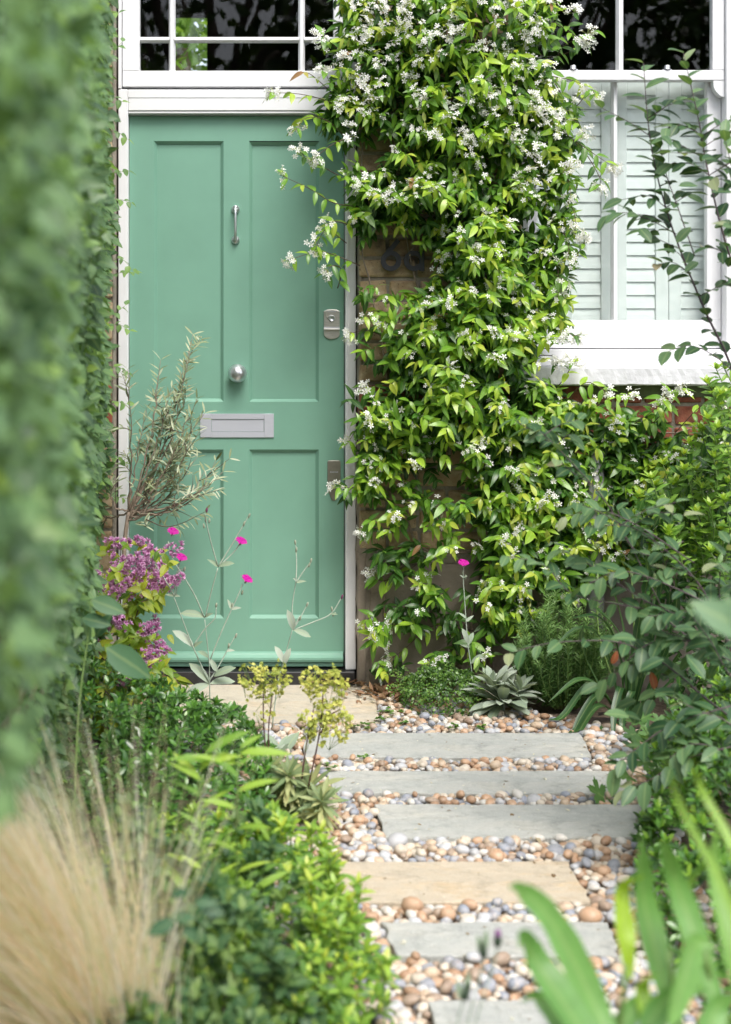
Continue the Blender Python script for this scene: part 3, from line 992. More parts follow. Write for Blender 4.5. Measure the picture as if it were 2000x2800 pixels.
bar((XW(1694), ZW(874) + 0.0006), (XW(1694), ZW(212)), False, 0.024, LS + 0.003, sw)
for a, b in ((XW(1478), XW(1694) - 0.010), (XW(1694) + 0.010, XW(1947))):
    MB().box((a + 0.002, LS + 0.0205, ZW(874)), (b - 0.002, LS + 0.0235, ZW(212)), 0.0001).build('pane', M['glass'], sw)
MB().box((XW(1440), 5.425, ZW(1001)), (XW(2040), 5.66, ZW(953) - 0.003), 0.004).build('timber_sill', M['white'], sw)
# rough painted stone sill
sx0, sx1, sy0, sz0, sz1 = XW(1395), 2.15, 5.30, CH - (1055 - HY) * 5.30 / F, CH - (1000 - HY) * 5.38 / F
nx_ = 70
secs = []
for x in np.linspace(sx0, sx1, nx_):
    j = rng.normal(0, 0.0007, (6, 2)) + 0.0007 * np.sin(x * np.array([[21, 33], [17, 29], [41, 13], [25, 37], [19, 23], [31, 11]]))
    secs.append([(x, 5.45, sz1), (x, sy0 + 0.012 + j[0, 0], sz1 + j[0, 1] * 0.5), (x, sy0 + j[1, 0], sz1 - 0.010 + j[1, 1]), (x, sy0 + 0.001 + j[2, 0], (sz0 + sz1) / 2),
                 (x, sy0 + 0.002 + j[3, 0], sz0 + 0.006 + j[3, 1]), (x, sy0 + 0.012, sz0 + j[4, 1]), (x, 5.45, sz0)])
V = np.array(secs).reshape(-1, 3)
Q = [(i * 7 + k, i * 7 + k + 1, (i + 1) * 7 + k + 1, (i + 1) * 7 + k) for i in range(nx_ - 1) for k in range(6)]
T = []
sl = MB().add(V, Q)
sl.add(secs[0], [(0, 1, 2, 3), (0, 3, 4, 6)], [(4, 5, 6)]).add(secs[-1], [(0, 1, 2, 3), (0, 3, 4, 6)], [(4, 5, 6)])
so = sl.build('stone_sill', M['sill_white'], sw)
# old greenish render band right under the sill
MB().box((1.0, 5.392, 1.098), (2.3, 5.404, sz0 + 0.004), 0.002).build('render_band', std_mat('mossy_render', (0.13, 0.15, 0.085), 0.9, nscale=12, namp=0.4, bscale=60, bstr=0.6, bdist=0.004, dirt=((0.10, 0.05, 0.03), 10, 0.55)), wall)

# shutters behind the glass
SY = 5.615
names = ['pale mint louvred shutter leaf half hidden behind the jasmine', 'pale mint louvred shutter leaf just left of the window centre bar',
         'pale mint louvred shutter leaf just right of the window centre bar', 'pale mint louvred shutter leaf at the right-hand side of the window']
zb0, zb1 = ZW(905, SY), ZW(206, SY)
for k, nm in enumerate(names):
    a, b = XW(1383 + 148.8 * k, SY) + 0.001, XW(1383 + 148.8 * (k + 1), SY) - 0.001
    sh = empty('window_shutter', ((a + b) / 2, SY, zb0), nm, 'shutter', 'louvred shutters behind the sash window')
    st = 0.050
    lo_s, hi_s = XW(1383 + 148.8 * k + 34, SY), XW(1383 + 148.8 * k + 113, SY)
    f_ = MB().box((a, SY, zb0), (lo_s, SY + 0.027, zb1), 0.002).box((hi_s, SY, zb0), (b, SY + 0.027, zb1), 0.002)
    f_.box((lo_s, SY + 0.0005, ZW(260, SY)), (hi_s, SY + 0.027, zb1), 0.002).box((lo_s, SY + 0.0005, zb0), (hi_s, SY + 0.027, ZW(892, SY)), 0.002)
    f_.build('shutter_frame', M['shutter'], sh)
    pitch = 36.4 * SY / F
    z_ = ZW(260, SY)
    if k == 0:
        sm = MB()
        w2 = (hi_s - lo_s) / 2 - 0.001
        sec = [(0.000, -pitch / 2 - 0.002), (-0.0045, -pitch / 2), (-0.0015, 0), (0.0035, pitch / 2 + 0.002), (0.0075, pitch / 2 + 0.001), (0.004, -0.004)]
        V = [(x, y, z) for x in (-w2, w2) for y, z in sec]
        sm.add(V, [(q, (q + 1) % 6, 6 + (q + 1) % 6, 6 + q) for q in range(6)] + [(0, 1, 2, 5), (2, 3, 4, 5), (6, 11, 8, 7), (8, 11, 10, 9)])
        slat_me = sm.data('slat', M['shutter'])
    zc = z_ - pitch / 2
    while zc > ZW(892, SY) - pitch * 0.2:
        o = link('slat', slat_me, sh)
        o.location = ((lo_s + hi_s) / 2 - (a + b) / 2, 0.010, zc - zb0)
        o.rotation_euler = (rand(-0.01, 0.01), 0, 0)
        zc -= pitch

# dark rooms behind, with a window at the back of the hall looking into foliage
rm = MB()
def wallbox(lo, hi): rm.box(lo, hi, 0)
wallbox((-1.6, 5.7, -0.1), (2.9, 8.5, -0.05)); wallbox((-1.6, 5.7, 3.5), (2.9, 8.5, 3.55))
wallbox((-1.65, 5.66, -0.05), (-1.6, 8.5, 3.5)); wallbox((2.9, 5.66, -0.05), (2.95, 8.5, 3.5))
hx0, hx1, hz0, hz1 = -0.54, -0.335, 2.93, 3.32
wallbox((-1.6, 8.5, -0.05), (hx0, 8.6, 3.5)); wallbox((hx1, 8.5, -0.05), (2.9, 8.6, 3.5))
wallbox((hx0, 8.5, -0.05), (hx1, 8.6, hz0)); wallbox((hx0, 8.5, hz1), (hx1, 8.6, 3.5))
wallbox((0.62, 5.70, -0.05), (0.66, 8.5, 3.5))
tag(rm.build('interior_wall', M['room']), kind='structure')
rf = MB().box((-3.2, 5.405, 3.505), (4.2, 5.70, 3.60), 0.01)
tag(rf.build('roof', M['mortar']), kind='structure')

# ================================================================== house number
def ring(mb, cx, cz, r0, r1, y0, y1, n=36, a0=0, a1=360):
    A = np.radians(np.linspace(a0, a1, n + 1))
    V = []
    for a in A:
        for r, y in ((r0, y0), (r1, y0), (r1, y1), (r0, y1)):
            V.append((cx + r * math.cos(a), y, cz + r * math.sin(a)))
    Q = [(4 * i + k, 4 * i + (k + 1) % 4, 4 * i + 4 + (k + 1) % 4, 4 * i + 4 + k) for i in range(n) for k in range(4)]
    return mb.add(V, Q)
NY = 5.360
def XN(px): return (px - CX) * NY / F
def ZN(py): return CH - (py - HY) * NY / F
six = MB()
# reading of the photograph (2000 px): bowl centre 1071,713 outer radius 28 ; stem up to 1092,652
c6x, c6z = XN(1070), ZN(713)
ro, ri = 28 * NY / F, 14.5 * NY / F
ring(six, c6x, c6z, ri, ro, NY, NY + 0.010)
L_, w6 = [], 13.2 * NY / F
px6 = NY / F
pa = np.array([(c6x - ro * 0.80, c6z + ro * 0.60), (c6x - 4 * px6, c6z + 38 * px6), (c6x + 15 * px6, c6z + 61 * px6)])
pc = curve([(p[0], 0, p[1]) for p in pa], 9)
tn = nrmz(np.gradient(pc, axis=0)); sd = np.stack([tn[:, 2], 0 * tn[:, 0], -tn[:, 0]], -1)
V = []
for p, s in zip(pc, sd):
    q = p + s * w6
    V += [(p[0], NY - 0.0006, p[2]), (q[0], NY - 0.0006, q[2]), (q[0], NY + 0.0094, q[2]), (p[0], NY + 0.0094, p[2])]
six.add(V, [(4 * i + k, 4 * i + (k + 1) % 4, 4 * i + 4 + (k + 1) % 4, 4 * i + 4 + k) for i in range(8) for k in range(4)] + [(0, 1, 2, 3), (32, 33, 34, 35)])
o = six.build('house_number', M['black'])
tag(o, 'black metal house number 6 on the brick pier', 'house number', 'house number characters')
am = MB()
cax, caz = XN(1133), ZN(713)
ring(am, cax, caz, ri, ro, NY, NY + 0.010)
am.box((cax + ro - w6, NY - 0.0006, caz - ro), (cax + ro + 0.0006, NY + 0.0094, caz + ro * 1.0), 0.0004)
o = am.build('house_letter', M['black'])
tag(o, 'black metal letter a beside the number on the brick pier', 'house letter', 'house number characters')

# pipe, stake
pm = MB().tube([(XW(1628, 5.32), 5.32, -0.03), (XW(1628, 5.32), 5.32, 0.9)], 0.033, 20)
tag(pm.build('drain_pipe', M['pipe'], None, True), 'grey drain pipe on the wall behind the rosemary', 'pipe')
pm = MB().tube([(XW(1341, 5.33), 5.335, -0.03), (XW(1340, 5.33), 5.335, 0.55), (XW(1322, 5.33), 5.34, 1.35)], 0.0105, 10)
tag(pm.build('garden_stake', M['wood'], None, True), 'pale wooden stake standing against the wall among the jasmine', 'garden stake')

# ================================================================== stepping slabs
def stepping_slab(pts, top, thick, mat, label, group='stone slabs of the garden path'):
    """pts = four (px,py) corners on the ground, far-left, far-right, near-right, near-left"""
    P = [np.array([(px - CX) * gY(py) / F, gY(py)]) for px, py in pts]
    nu, nv = 26, 7
    V = []
    for i in range(nu + 1):
        for j in range(nv + 1):
            u, v = i / nu, j / nv
            p = (P[0] * (1 - u) + P[1] * u) * (1 - v) + (P[3] * (1 - u) + P[2] * u) * v
            q = p.copy()
            if i in (0, nu): q[0] += rng.normal(0, 0.0035)
            if j in (0, nv): q[1] += rng.normal(0, 0.0022)
            V.append((q[0], q[1], top + rng.normal(0, 0.0006)))
    V = np.array(V)
    cen = V.mean(0)
    w = nv + 1
    per = [i * w for i in range(nu + 1)] + [nu * w + j for j in range(1, w)] + [i * w + nv for i in range(nu - 1, -1, -1)] + [j for j in range(nv - 1, 0, -1)]
    n0 = len(V)
    lowr = V[per].copy(); lowr[:, 2] -= 0.003; lowr[:, :2] += nrmz(lowr[:, :2] - cen[:2]) * 0.002
    low = V[per].copy(); low[:, 2] -= thick; low[:, :2] += rng.normal(0, 0.0015, (len(per), 2))
    V2 = np.concatenate([V, lowr, low]) - np.array([cen[0], cen[1], 0])
    Q = [(i * w + j, (i + 1) * w + j, (i + 1) * w + j + 1, i * w + j + 1) for i in range(nu) for j in range(nv)]
    m = len(per)
    for a, b in ((None, n0), (n0, n0 + m)):
        for k in range(m):
            k2 = (k + 1) % m
            p, q = (per[k], per[k2]) if a is None else (a + k, a + k2)
            Q.append((p, q, b + k2, b + k))
    o = link('stepping_slab', mesh('stepping_slab', V2, [Q], mat, False))
    o.location = (cen[0], cen[1], 0)
    tag(o, label, 'paving slab', group)
    return [tuple(p) for p in P]
SL = []
SL.append(stepping_slab([(350, 1866), (1014, 1866), (1040, 1975), (330, 1975)], 0.0, 0.035, M['cream_stone'], 'wide cream stone landing slab right in front of the green door'))
SL.append(stepping_slab([(838, 2004), (1586, 2004), (1618, 2070), (832, 2070)], 0.0, 0.035, M['grey_stone'], 'narrow grey slab next to the cream landing slab, topmost of the grey slabs'))
SL.append(stepping_slab([(898, 2108), (1712, 2108), (1732, 2168), (913, 2168)], 0.0, 0.035, M['grey_stone'], 'narrow grey slab with the geranium leaves close to its right end'))
SL.append(stepping_slab([(1028, 2200), (1752, 2200), (1780, 2289), (1054, 2289)], 0.0, 0.035, M['grey_stone'], 'grey slab directly beyond the buff yellow slab'))
SL.append(stepping_slab([(800, 2356), (1552, 2356), (1618, 2466), (800, 2466)], 0.0, 0.035, M['buff_stone'], 'buff yellow sandstone slab crossing the pebbles in mid path'))
SL.append(stepping_slab([(1050, 2522), (1664, 2522), (1690, 2612), (1086, 2612)], 0.0, 0.035, M['grey_stone'], 'grey slab just this side of the buff yellow slab'))
SL.append(stepping_slab([(1180, 2736), (1548, 2736), (1590, 2880), (1190, 2880)], 0.0, 0.035, M['grey_stone'], 'pale slab cut off by the bottom edge of the photo'))

# ================================================================== pebbles
bed = empty('pebble_path', (0.5, 4.0, 0), 'mixed tan, white and blue-grey pebbles lying between the stone slabs', 'pebbles')
def ico(sub=1):
    t = (1 + 5 ** 0.5) / 2
    V = [(-1, t, 0), (1, t, 0), (-1, -t, 0), (1, -t, 0), (0, -1, t), (0, 1, t), (0, -1, -t), (0, 1, -t), (t, 0, -1), (t, 0, 1), (-t, 0, -1), (-t, 0, 1)]
    T = [(0, 11, 5), (0, 5, 1), (0, 1, 7), (0, 7, 10), (0, 10, 11), (1, 5, 9), (5, 11, 4), (11, 10, 2), (10, 7, 6), (7, 1, 8), (3, 9, 4), (3, 4, 2), (3, 2, 6), (3, 6, 8), (3, 8, 9), (4, 9, 5), (2, 4, 11), (6, 2, 10), (8, 6, 7), (9, 8, 1)]
    V = [list(nrmz(np.array(v, float))) for v in V]
    for _ in range(sub):
        mid = {}; T2 = []
        def m(a, b):
            k = (min(a, b), max(a, b))
            if k not in mid:
                mid[k] = len(V); V.append(list(nrmz((np.array(V[a]) + np.array(V[b])) / 2)))
            return mid[k]
        for a, b, c in T:
            ab, bc, ca = m(a, b), m(b, c), m(c, a)
            T2 += [(a, ab, ca), (b, bc, ab), (c, ca, bc), (ab, bc, ca)]
        T = T2
    return np.array(V), np.array(T)
ICV, ICT = ico(1)
for q in range(6):
    r_ = np.random.default_rng(50 + q)
    V = ICV.copy()
    for _ in range(4):
        d_ = nrmz(r_.normal(0, 1, 3)); V = V * (1 + 0.17 * r_.uniform(-1, 1) * np.tanh(2 * (V @ d_))[:, None])
    register('pebble%d' % q, (V, [], ICT), M['pebble'], 'pebble')
pb = Plant.__new__(Plant); pb.root = bed; pb.loc = np.array(bed.location); pb.K = {}; pb.mbs = {}
def slab_hit(x, y, grow=0.004):
    hit = np.zeros(len(x), bool)
    for P in SL:
        Pm = np.array(P); c = Pm.mean(0)
        G = c + (Pm - c) * (1 + grow * 2 / np.maximum(np.ptp(Pm, 0), 0.1))
        hit |= inpoly(x, y, G)
    return hit
for layer, (sp, rr, zc) in enumerate(((0.024, (0.010, 0.018), -0.020), (0.0265, (0.0095, 0.020), -0.007), (0.060, (0.011, 0.020), 0.004))):
    gx_, gy_ = np.meshgrid(np.arange(-0.35, 1.6, sp), np.arange(2.25, 5.37, sp * 0.92))
    gx_ = gx_ + (np.arange(gx_.shape[0]) % 2)[:, None] * sp / 2
    x = gx_.ravel() + rng.normal(0, sp * 0.16, gx_.size); y = gy_.ravel() + rng.normal(0, sp * 0.16, gx_.size)
    left = np.interp(y, [2.2, 3.0, 3.6, 4.2, 4.7, 5.4], [0.16, 0.05, -0.14, -0.18, -0.30, 0.36])
    left = np.where(y > 4.86, np.interp(y, [4.86, 4.9, 5.4], [-0.3, 0.33, 0.39]), left)
    right = np.interp(y, [2.2, 3.0, 3.6, 4.2, 4.7, 5.0, 5.4], [0.95, 1.0, 1.05, 1.25, 1.30, 0.95, 0.85])
    ok = (x > left) & (x < right) & ~slab_hit(x, y, 0.010 if layer < 2 else 0.02)
    x, y = x[ok], y[ok]
    N = len(x)
    a = rng.uniform(*rr, N) * np.where(rng.random(N) < 0.07, 1.45, 1)
    S = np.stack([a * rng.uniform(0.65, 0.95, N), a * rng.uniform(0.9, 1.15, N), a * rng.uniform(0.5, 0.78, N)], 1)
    pos = np.stack([x, y, zc + rng.normal(0, 0.0035, N)], 1)
    th_ = rng.uniform(0, 6.28, N)
    d = np.stack([np.cos(th_), np.sin(th_), rng.normal(0, 0.18, N)], 1)
    nn = np.stack([rng.normal(0, 0.2, N), rng.normal(0, 0.2, N), np.ones(N)], 1)
    cls = rng.random(N)
    which = rng.integers(0, 6, N)
    for q in range(6):
        mq = which == q
        pb.leaf('pebble%d' % q, pos[mq], d[mq], nn[mq], S[mq], cls[mq])
pb.finish({'pebble%d' % q: 50 for q in range(6)}, near=False)
for o in list(bed.children):
    if o.get('kind') == 'stuff': o.name = 'pebbles'
gs = sheet('grit_bed', -0.3, 1.5, 2.2, 5.376, -0.019, M['grit'], 50, 80, 0.002)
tag(gs, kind='structure')

# dry leaf litter by the wall
litter_m = leaf_mat('dry_brown_leaf', [(0, (0.13, 0.06, 0.03)), (0.5, (0.26, 0.13, 0.07)), (1, (0.40, 0.26, 0.16))], 0.6, 0.1)
register('litter', leaf_shape(0.42, fold=0.5, droop=-0.3), litter_m)
lt = Plant('leaf_litter', 'dry brown fallen leaves on the pebbles at the foot of the wall', 'fallen leaves', (0.45, 5.2, 0))
N = 190
pos = np.stack([rng.normal(0.50, 0.09, N), 5.36 - np.abs(rng.normal(0, 0.14, N)), rng.uniform(0.004, 0.018, N)], 1)
d = rng.normal(0, 1, (N, 3)); d[:, 2] *= 0.2
lt.leaf('litter', pos, d, np.array([0, 0, 1]) + rng.normal(0, 0.4, (N, 3)), rng.uniform(0.025, 0.05, N), rng.random(N))
pos = np.stack([rng.uniform(0.16, 0.37, 14), rng.normal(5.425, 0.01, 14) - 0.02, rng.uniform(0.004, 0.012, 14)], 1)
lt.leaf('litter', pos, np.array([1, 0.1, 0]) + rng.normal(0, 0.3, (14, 3)) * [1, 1, 0.2], (0, 0, 1), 0.05, rng.random(14) * 0.5)
lt.finish(40)
pet = Plant('fallen_petals', 'scattered white petals and dry leaf bits lying on the pebbles and slabs', 'fallen petals', (0.5, 4.2, 0))
bit_m = leaf_mat('petal_and_leaf_bits', [(0, (0.16, 0.09, 0.05)), (0.35, (0.30, 0.20, 0.10)), (0.45, (0.62, 0.58, 0.44)), (1, (0.75, 0.74, 0.68))], 0.7, 0.2)
register('bit', leaf_shape(0.5, fold=0.3, droop=0.2, nl=3), bit_m, 'petal')
N = 330
yy = rng.uniform(2.6, 5.3, N); xx = rng.uniform(0.05, 1.05, N) * np.where(yy > 4.6, 0.9, 1)
zb_ = np.where(slab_hit(xx, yy, 0.0), 0.002, 0.012)
pet.leaf('bit', np.stack([xx, yy, zb_], 1), rng.normal(0, 1, (N, 3)) * [1, 1, 0.1], np.array([0, 0, 1]) + rng.normal(0, 0.15, (N, 3)), rng.uniform(0.006, 0.014, N) * np.where(rng.random(N) < 0.12, 2.2, 1), rng.random(N))
pet.finish(0, stuff_name='petals')

# ================================================================== plant materials and leaf kinds
JAS = leaf_mat('jasmine_leaf', [(0, (0.022, 0.072, 0.014)), (0.35, (0.06, 0.17, 0.025)), (0.6, (0.165, 0.35, 0.03)), (0.85, (0.34, 0.54, 0.045)), (0.97, (0.46, 0.55, 0.07)), (1.0, (0.42, 0.22, 0.10))], 0.30, 0.34, 0.5)
register('jasmine', leaf_shape(0.37, 0.75, 0.95, 5, fold=0.32, droop=0.30), JAS)
register('jasmine2', leaf_shape(0.33, 0.8, 1.0, 5, fold=0.20, droop=0.55), JAS)
WHT = petal_mat('jasmine_petal', [(0, (0.30, 0.38, 0.10)), (0.3, (0.62, 0.62, 0.30)), (0.5, (0.80, 0.79, 0.70)), (1, (0.85, 0.85, 0.83))], 0.3)

def flower_cluster(nf, seed, spread=0.7):
    """five-petalled pinwheel flowers on short stalks; unit = 1 m, cluster about 5 cm"""
    r = np.random.default_rng(seed)
    V, T, Q, tv = [], [], [], []
    for f in range(nf):
        d = nrmz(np.array([r.normal(0, spread), 1.0, r.normal(0.15, spread)]))
        L = r.uniform(0.014, 0.042)
        c = d * L
        fx = nrmz(np.array([r.normal(0, .5), r.normal(0.3, .5), 1.0]) + d * 0.8)        # facing
        X_ = nrmz(np.cross(fx, [0.3, 0.2, 0.9])); Y_ = np.cross(fx, X_)
        b = len(V)                                                            # stalk, a thin blade pair
        for s_ in (X_, Y_):
            k = len(V)
            V += [np.zeros(3) - s_ * 0.0005, np.zeros(3) + s_ * 0.0005, c + s_ * 0.0011, c - s_ * 0.0011]
            tv += [0, 0, 0.35, 0.35]; Q.append((k, k + 1, k + 2, k + 3))
        R_ = r.uniform(0.0095, 0.0125)
        if r.random() < 0.2: R_ *= 0.55; fx = fx * 2.2
        a0 = r.uniform(0, 6.28)
        for p in range(5):
            a = a0 + p * 1.2566
            e = math.cos(a) * X_ + math.sin(a) * Y_
            g = -math.sin(a) * X_ + math.cos(a) * Y_
            k = len(V)
            V += [c, c + e * R_ * 0.55 + g * R_ * -0.16 + fx * 0.0012, c + e * R_ + g * R_ * 0.12 + fx * 0.0006, c + e * R_ * 0.78 + g * R_ * 0.42 + fx * 0.002]
            tv += [0.45, 0.9, 1, 1]
            Q.append((k, k + 1, k + 2, k + 3))
    return (np.array(V), Q, []), np.array(tv)
for q in range(6):
    s_, tv = flower_cluster([4, 5, 7, 4, 8, 3][q], 300 + q, 0.85)
    register('jflower%d' % q, s_, WHT, 'flower', tv, False)

# ================================================================== star jasmine on the pier
jas = Plant('star_jasmine', 'star jasmine covered in white flowers, climbing the brick pier and spreading under the window', 'climbing plant', (0.86, 5.33, -0.02))
def sprigs(pl, base, axis, young, nn=4, step=0.022, size=0.064, flower=0.4, hang=0.35, kinds=('jasmine', 'jasmine2')):
    N = len(base)
    axis = nrmz(axis)
    side = nrmz(np.cross(axis, np.array([0, 0, 1.0])) + rng.normal(0, 0.1, (N, 3)))
    p = base.copy(); ax = axis.copy()
    for k in range(nn):
        age = (k + 1) / nn
        up = np.cross(side, ax)
        ph = rng.normal(0, 0.5, N) + (math.pi / 2 if k % 2 else 0)
        for sg in (1, -1):
            lat = sg * (np.cos(ph)[:, None] * side + np.sin(ph)[:, None] * up)
            d = nrmz(ax * 0.45 + lat * 0.85 + np.array([0, -0.15, -hang]) + rng.normal(0, 0.16, (N, 3)))
            nv = np.array([0, -0.55, 0.9]) + ax * 0.4 + rng.normal(0, 0.3, (N, 3))
            sz = size * rng.normal(1, 0.15, N).clip(0.6, 1.35) * (1.0 if k < nn - 1 else 0.75)
            v = np.clip(young * (0.35 + 0.75 * age) + rng.normal(0, 0.08, N), 0.02, 0.97)
            v = np.where(rng.random(N) < 0.002, 1.0, v)
            S = np.stack([sz * rng.uniform(0.85, 1.15, N), sz, sz * rng.uniform(0.5, 1.3, N)], 1)
            m = rng.random(N) < 0.5
            pl.leaf(kinds[0], p[m], d[m], nv[m], S[m], v[m]); pl.leaf(kinds[1], p[~m], d[~m], nv[~m], S[~m], v[~m])
        p = p + ax * step
        ax = nrmz(ax + np.array([0, 0, -0.16]))
    fl_ = rng.random(N) < flower
    idx = np.where(fl_)[0]
    wh = rng.integers(0, 6, len(idx))
    for q in range(6):
        m = idx[wh == q]
        if len(m):
            pl.leaf('jflower%d' % q, p[m] - ax[m] * step, nrmz(ax[m] + np.array([0, -0.55, 0.15]) + rng.normal(0, 0.3, (len(m), 3))), np.array([0, -0.8, 0.6]) + rng.normal(0, 0.3, (len(m), 3)), rng.uniform(0.75, 1.1, len(m)), 1)

J_dense = [(770,-30),(745,60),(762,150),(730,210),(712,270),(735,330),(800,285),(855,290),(865,370),(800,385),(775,440),(795,520),(835,535),(862,500),(960,520),(965,610),(1000,640),(870,640),(850,700),(880,770),(875,850),(820,920),(785,1010),(800,1075),(900,1060),(985,1040),(1060,1010),(1080,1050),(1070,1150),(1080,1250),(1060,1390),(1150,1400),(1250,1330),(1400,1250),(1560,1200),(1660,1180),(1660,950),(1480,930),(1330,905),(1240,870),(1170,800),(1220,740),(1250,660),(1235,600),(1270,560),(1240,450),(1275,330),(1260,230),(1190,160),(1215,80),(1215,-30)]
J_sparse = [(790,985),(1080,960),(1080,1240),(1090,1470),(960,1460),(820,1490),(825,1200),(775,1120)]
J_strip = [(795,640),(870,640),(870,930),(790,930)]
J_holes = [((1085, 70), 55, 0.25), ((835, 330), 48, 0.05), ((893, 568), 68, 0.0), ((934, 572), 48, 0.0), ((880, 515), 30, 0.0), ((1000, 1020), 34, 0.3), ((830,870), 40, 0.3), ((935, 1230), 40, 0.4), ((1380, 885), 50, 0.2), ((1500, 880), 90, 0.1), ((1000,380),30,0.4)]
def jdens(x, y):
    x, y = x / K, y / K
    d = np.where(inpoly(x, y, J_dense), 1.0, 0.0)
    d = np.maximum(d, np.where(inpoly(x, y, J_sparse), 0.20, 0))
    d = np.maximum(d, np.where(inpoly(x, y, J_strip), 0.11, 0))
    for (cx, cy), r, f in J_holes:
        d = np.where((x - cx) ** 2 + (y - cy) ** 2 < r * r, np.minimum(d, f), d)
    return d
def jlayer(n, y0, y1, young, flower, hang=0.35, dmin=0.0, size=0.064):
    x = rng.uniform(700 * K, 1660 * K, n); y = rng.uniform(-40 * K, 1500 * K, n)
    d = jdens(x, y)
    ok = rng.random(n) < (d - dmin) / (1 - dmin + 1e-9) if dmin else rng.random(n) < d
    x, y = x[ok], y[ok]; N = len(x)
    # the sheet of growth bulges more in the middle
    bul = np.clip(1.1 - np.abs(x / K - 1030) / 330, 0.35, 1) * np.where(y / K < 950, 1, 0.8)
    Yv = 5.385 - (y0 + (y1 - y0) * rng.random(N)) * bul
    nearnum = ((x / K - 900) ** 2 + (y / K - 565) ** 2) < 110 ** 2
    Yv = np.where(nearnum, np.maximum(Yv, 5.30), Yv)
    base = np.stack([(x - CX) * Yv / F, Yv, CH - (y - HY) * Yv / F], 1)
    axis = np.stack([rng.normal(0, 0.75, N), -np.abs(rng.normal(0.8, 0.3, N)), rng.normal(0.15, 0.5, N)], 1)
    yo = np.clip(rng.normal(young, 0.16, N), 0.12, 0.95)
    sprigs(jas, base, axis, yo, flower=flower, hang=hang, size=size)
jlayer(1700, 0.02, 0.10, 0.25, 0.0, size=0.060)
jlayer(1600, 0.08, 0.18, 0.45, 0.08, size=0.060)
jlayer(1100, 0.15, 0.26, 0.74, 0.30, size=0.058)
jlayer(720, 0.20, 0.30, 0.86, 0.62, size=0.056)
# flowers are thickest in the upper half
for _ in range(1):
    n = 230
    x = rng.uniform(740 * K, 1300 * K, n); y = rng.uniform(-20 * K, 420 * K, n)
    ok = rng.random(n) < jdens(x, y); x, y = x[ok], y[ok]; N = len(x)
    Yv = rng.uniform(5.08, 5.18, N)
    base = np.stack([(x - CX) * Yv / F, Yv, CH - (y - HY) * Yv / F], 1)
    for q in range(6):
        m = rng.integers(0, 6, N) == q
        jas.leaf('jflower%d' % q, base[m], np.array([0, -0.7, 0.2]) + rng.normal(0, 0.35, (m.sum(), 3)), np.array([0, -0.8, 0.6]) + rng.normal(0, 0.3, (m.sum(), 3)), rng.uniform(0.75, 1.1, m.sum()), 1)
# woody stems on the wall
for pts in ([(1335, 1905), (1325, 1600), (1318, 1350), (1300, 1180), (1290, 900), (1260, 500), (1240, 100)], [(1310, 1905), (1290, 1700), (1330, 1400), (1240, 1150), (1180, 900), (1120, 700), (1080, 400)],
            [(1325, 1500), (1180, 1510), (1120, 1440), (1090, 1250), (1060, 1050), (1015, 800), (985, 620), (990, 300), (985, 0)], [(1322, 1350), (1500, 1260), (1700, 1200), (1950, 1170)],
            [(1240, 500), (1350, 350), (1450, 280), (1480, 150)], [(1180, 1510), (1080, 1560), (1050, 1650), (1060, 1760)], [(1270, 1700), (1240, 1760), (1170, 1790)], [(1350, 1900), (1420, 1700), (1400, 1500)],
            [(1120, 700), (1160, 560), (1200, 420)]):
    P = curve([at(px, py, 5.375 - 0.02 * rng.random()) for px, py in pts], 24)
    P[:, :] += rng.normal(0, 0.003, P.shape)
    jas.stem(P, np.linspace(0.006, 0.0025, 24), 'stem')
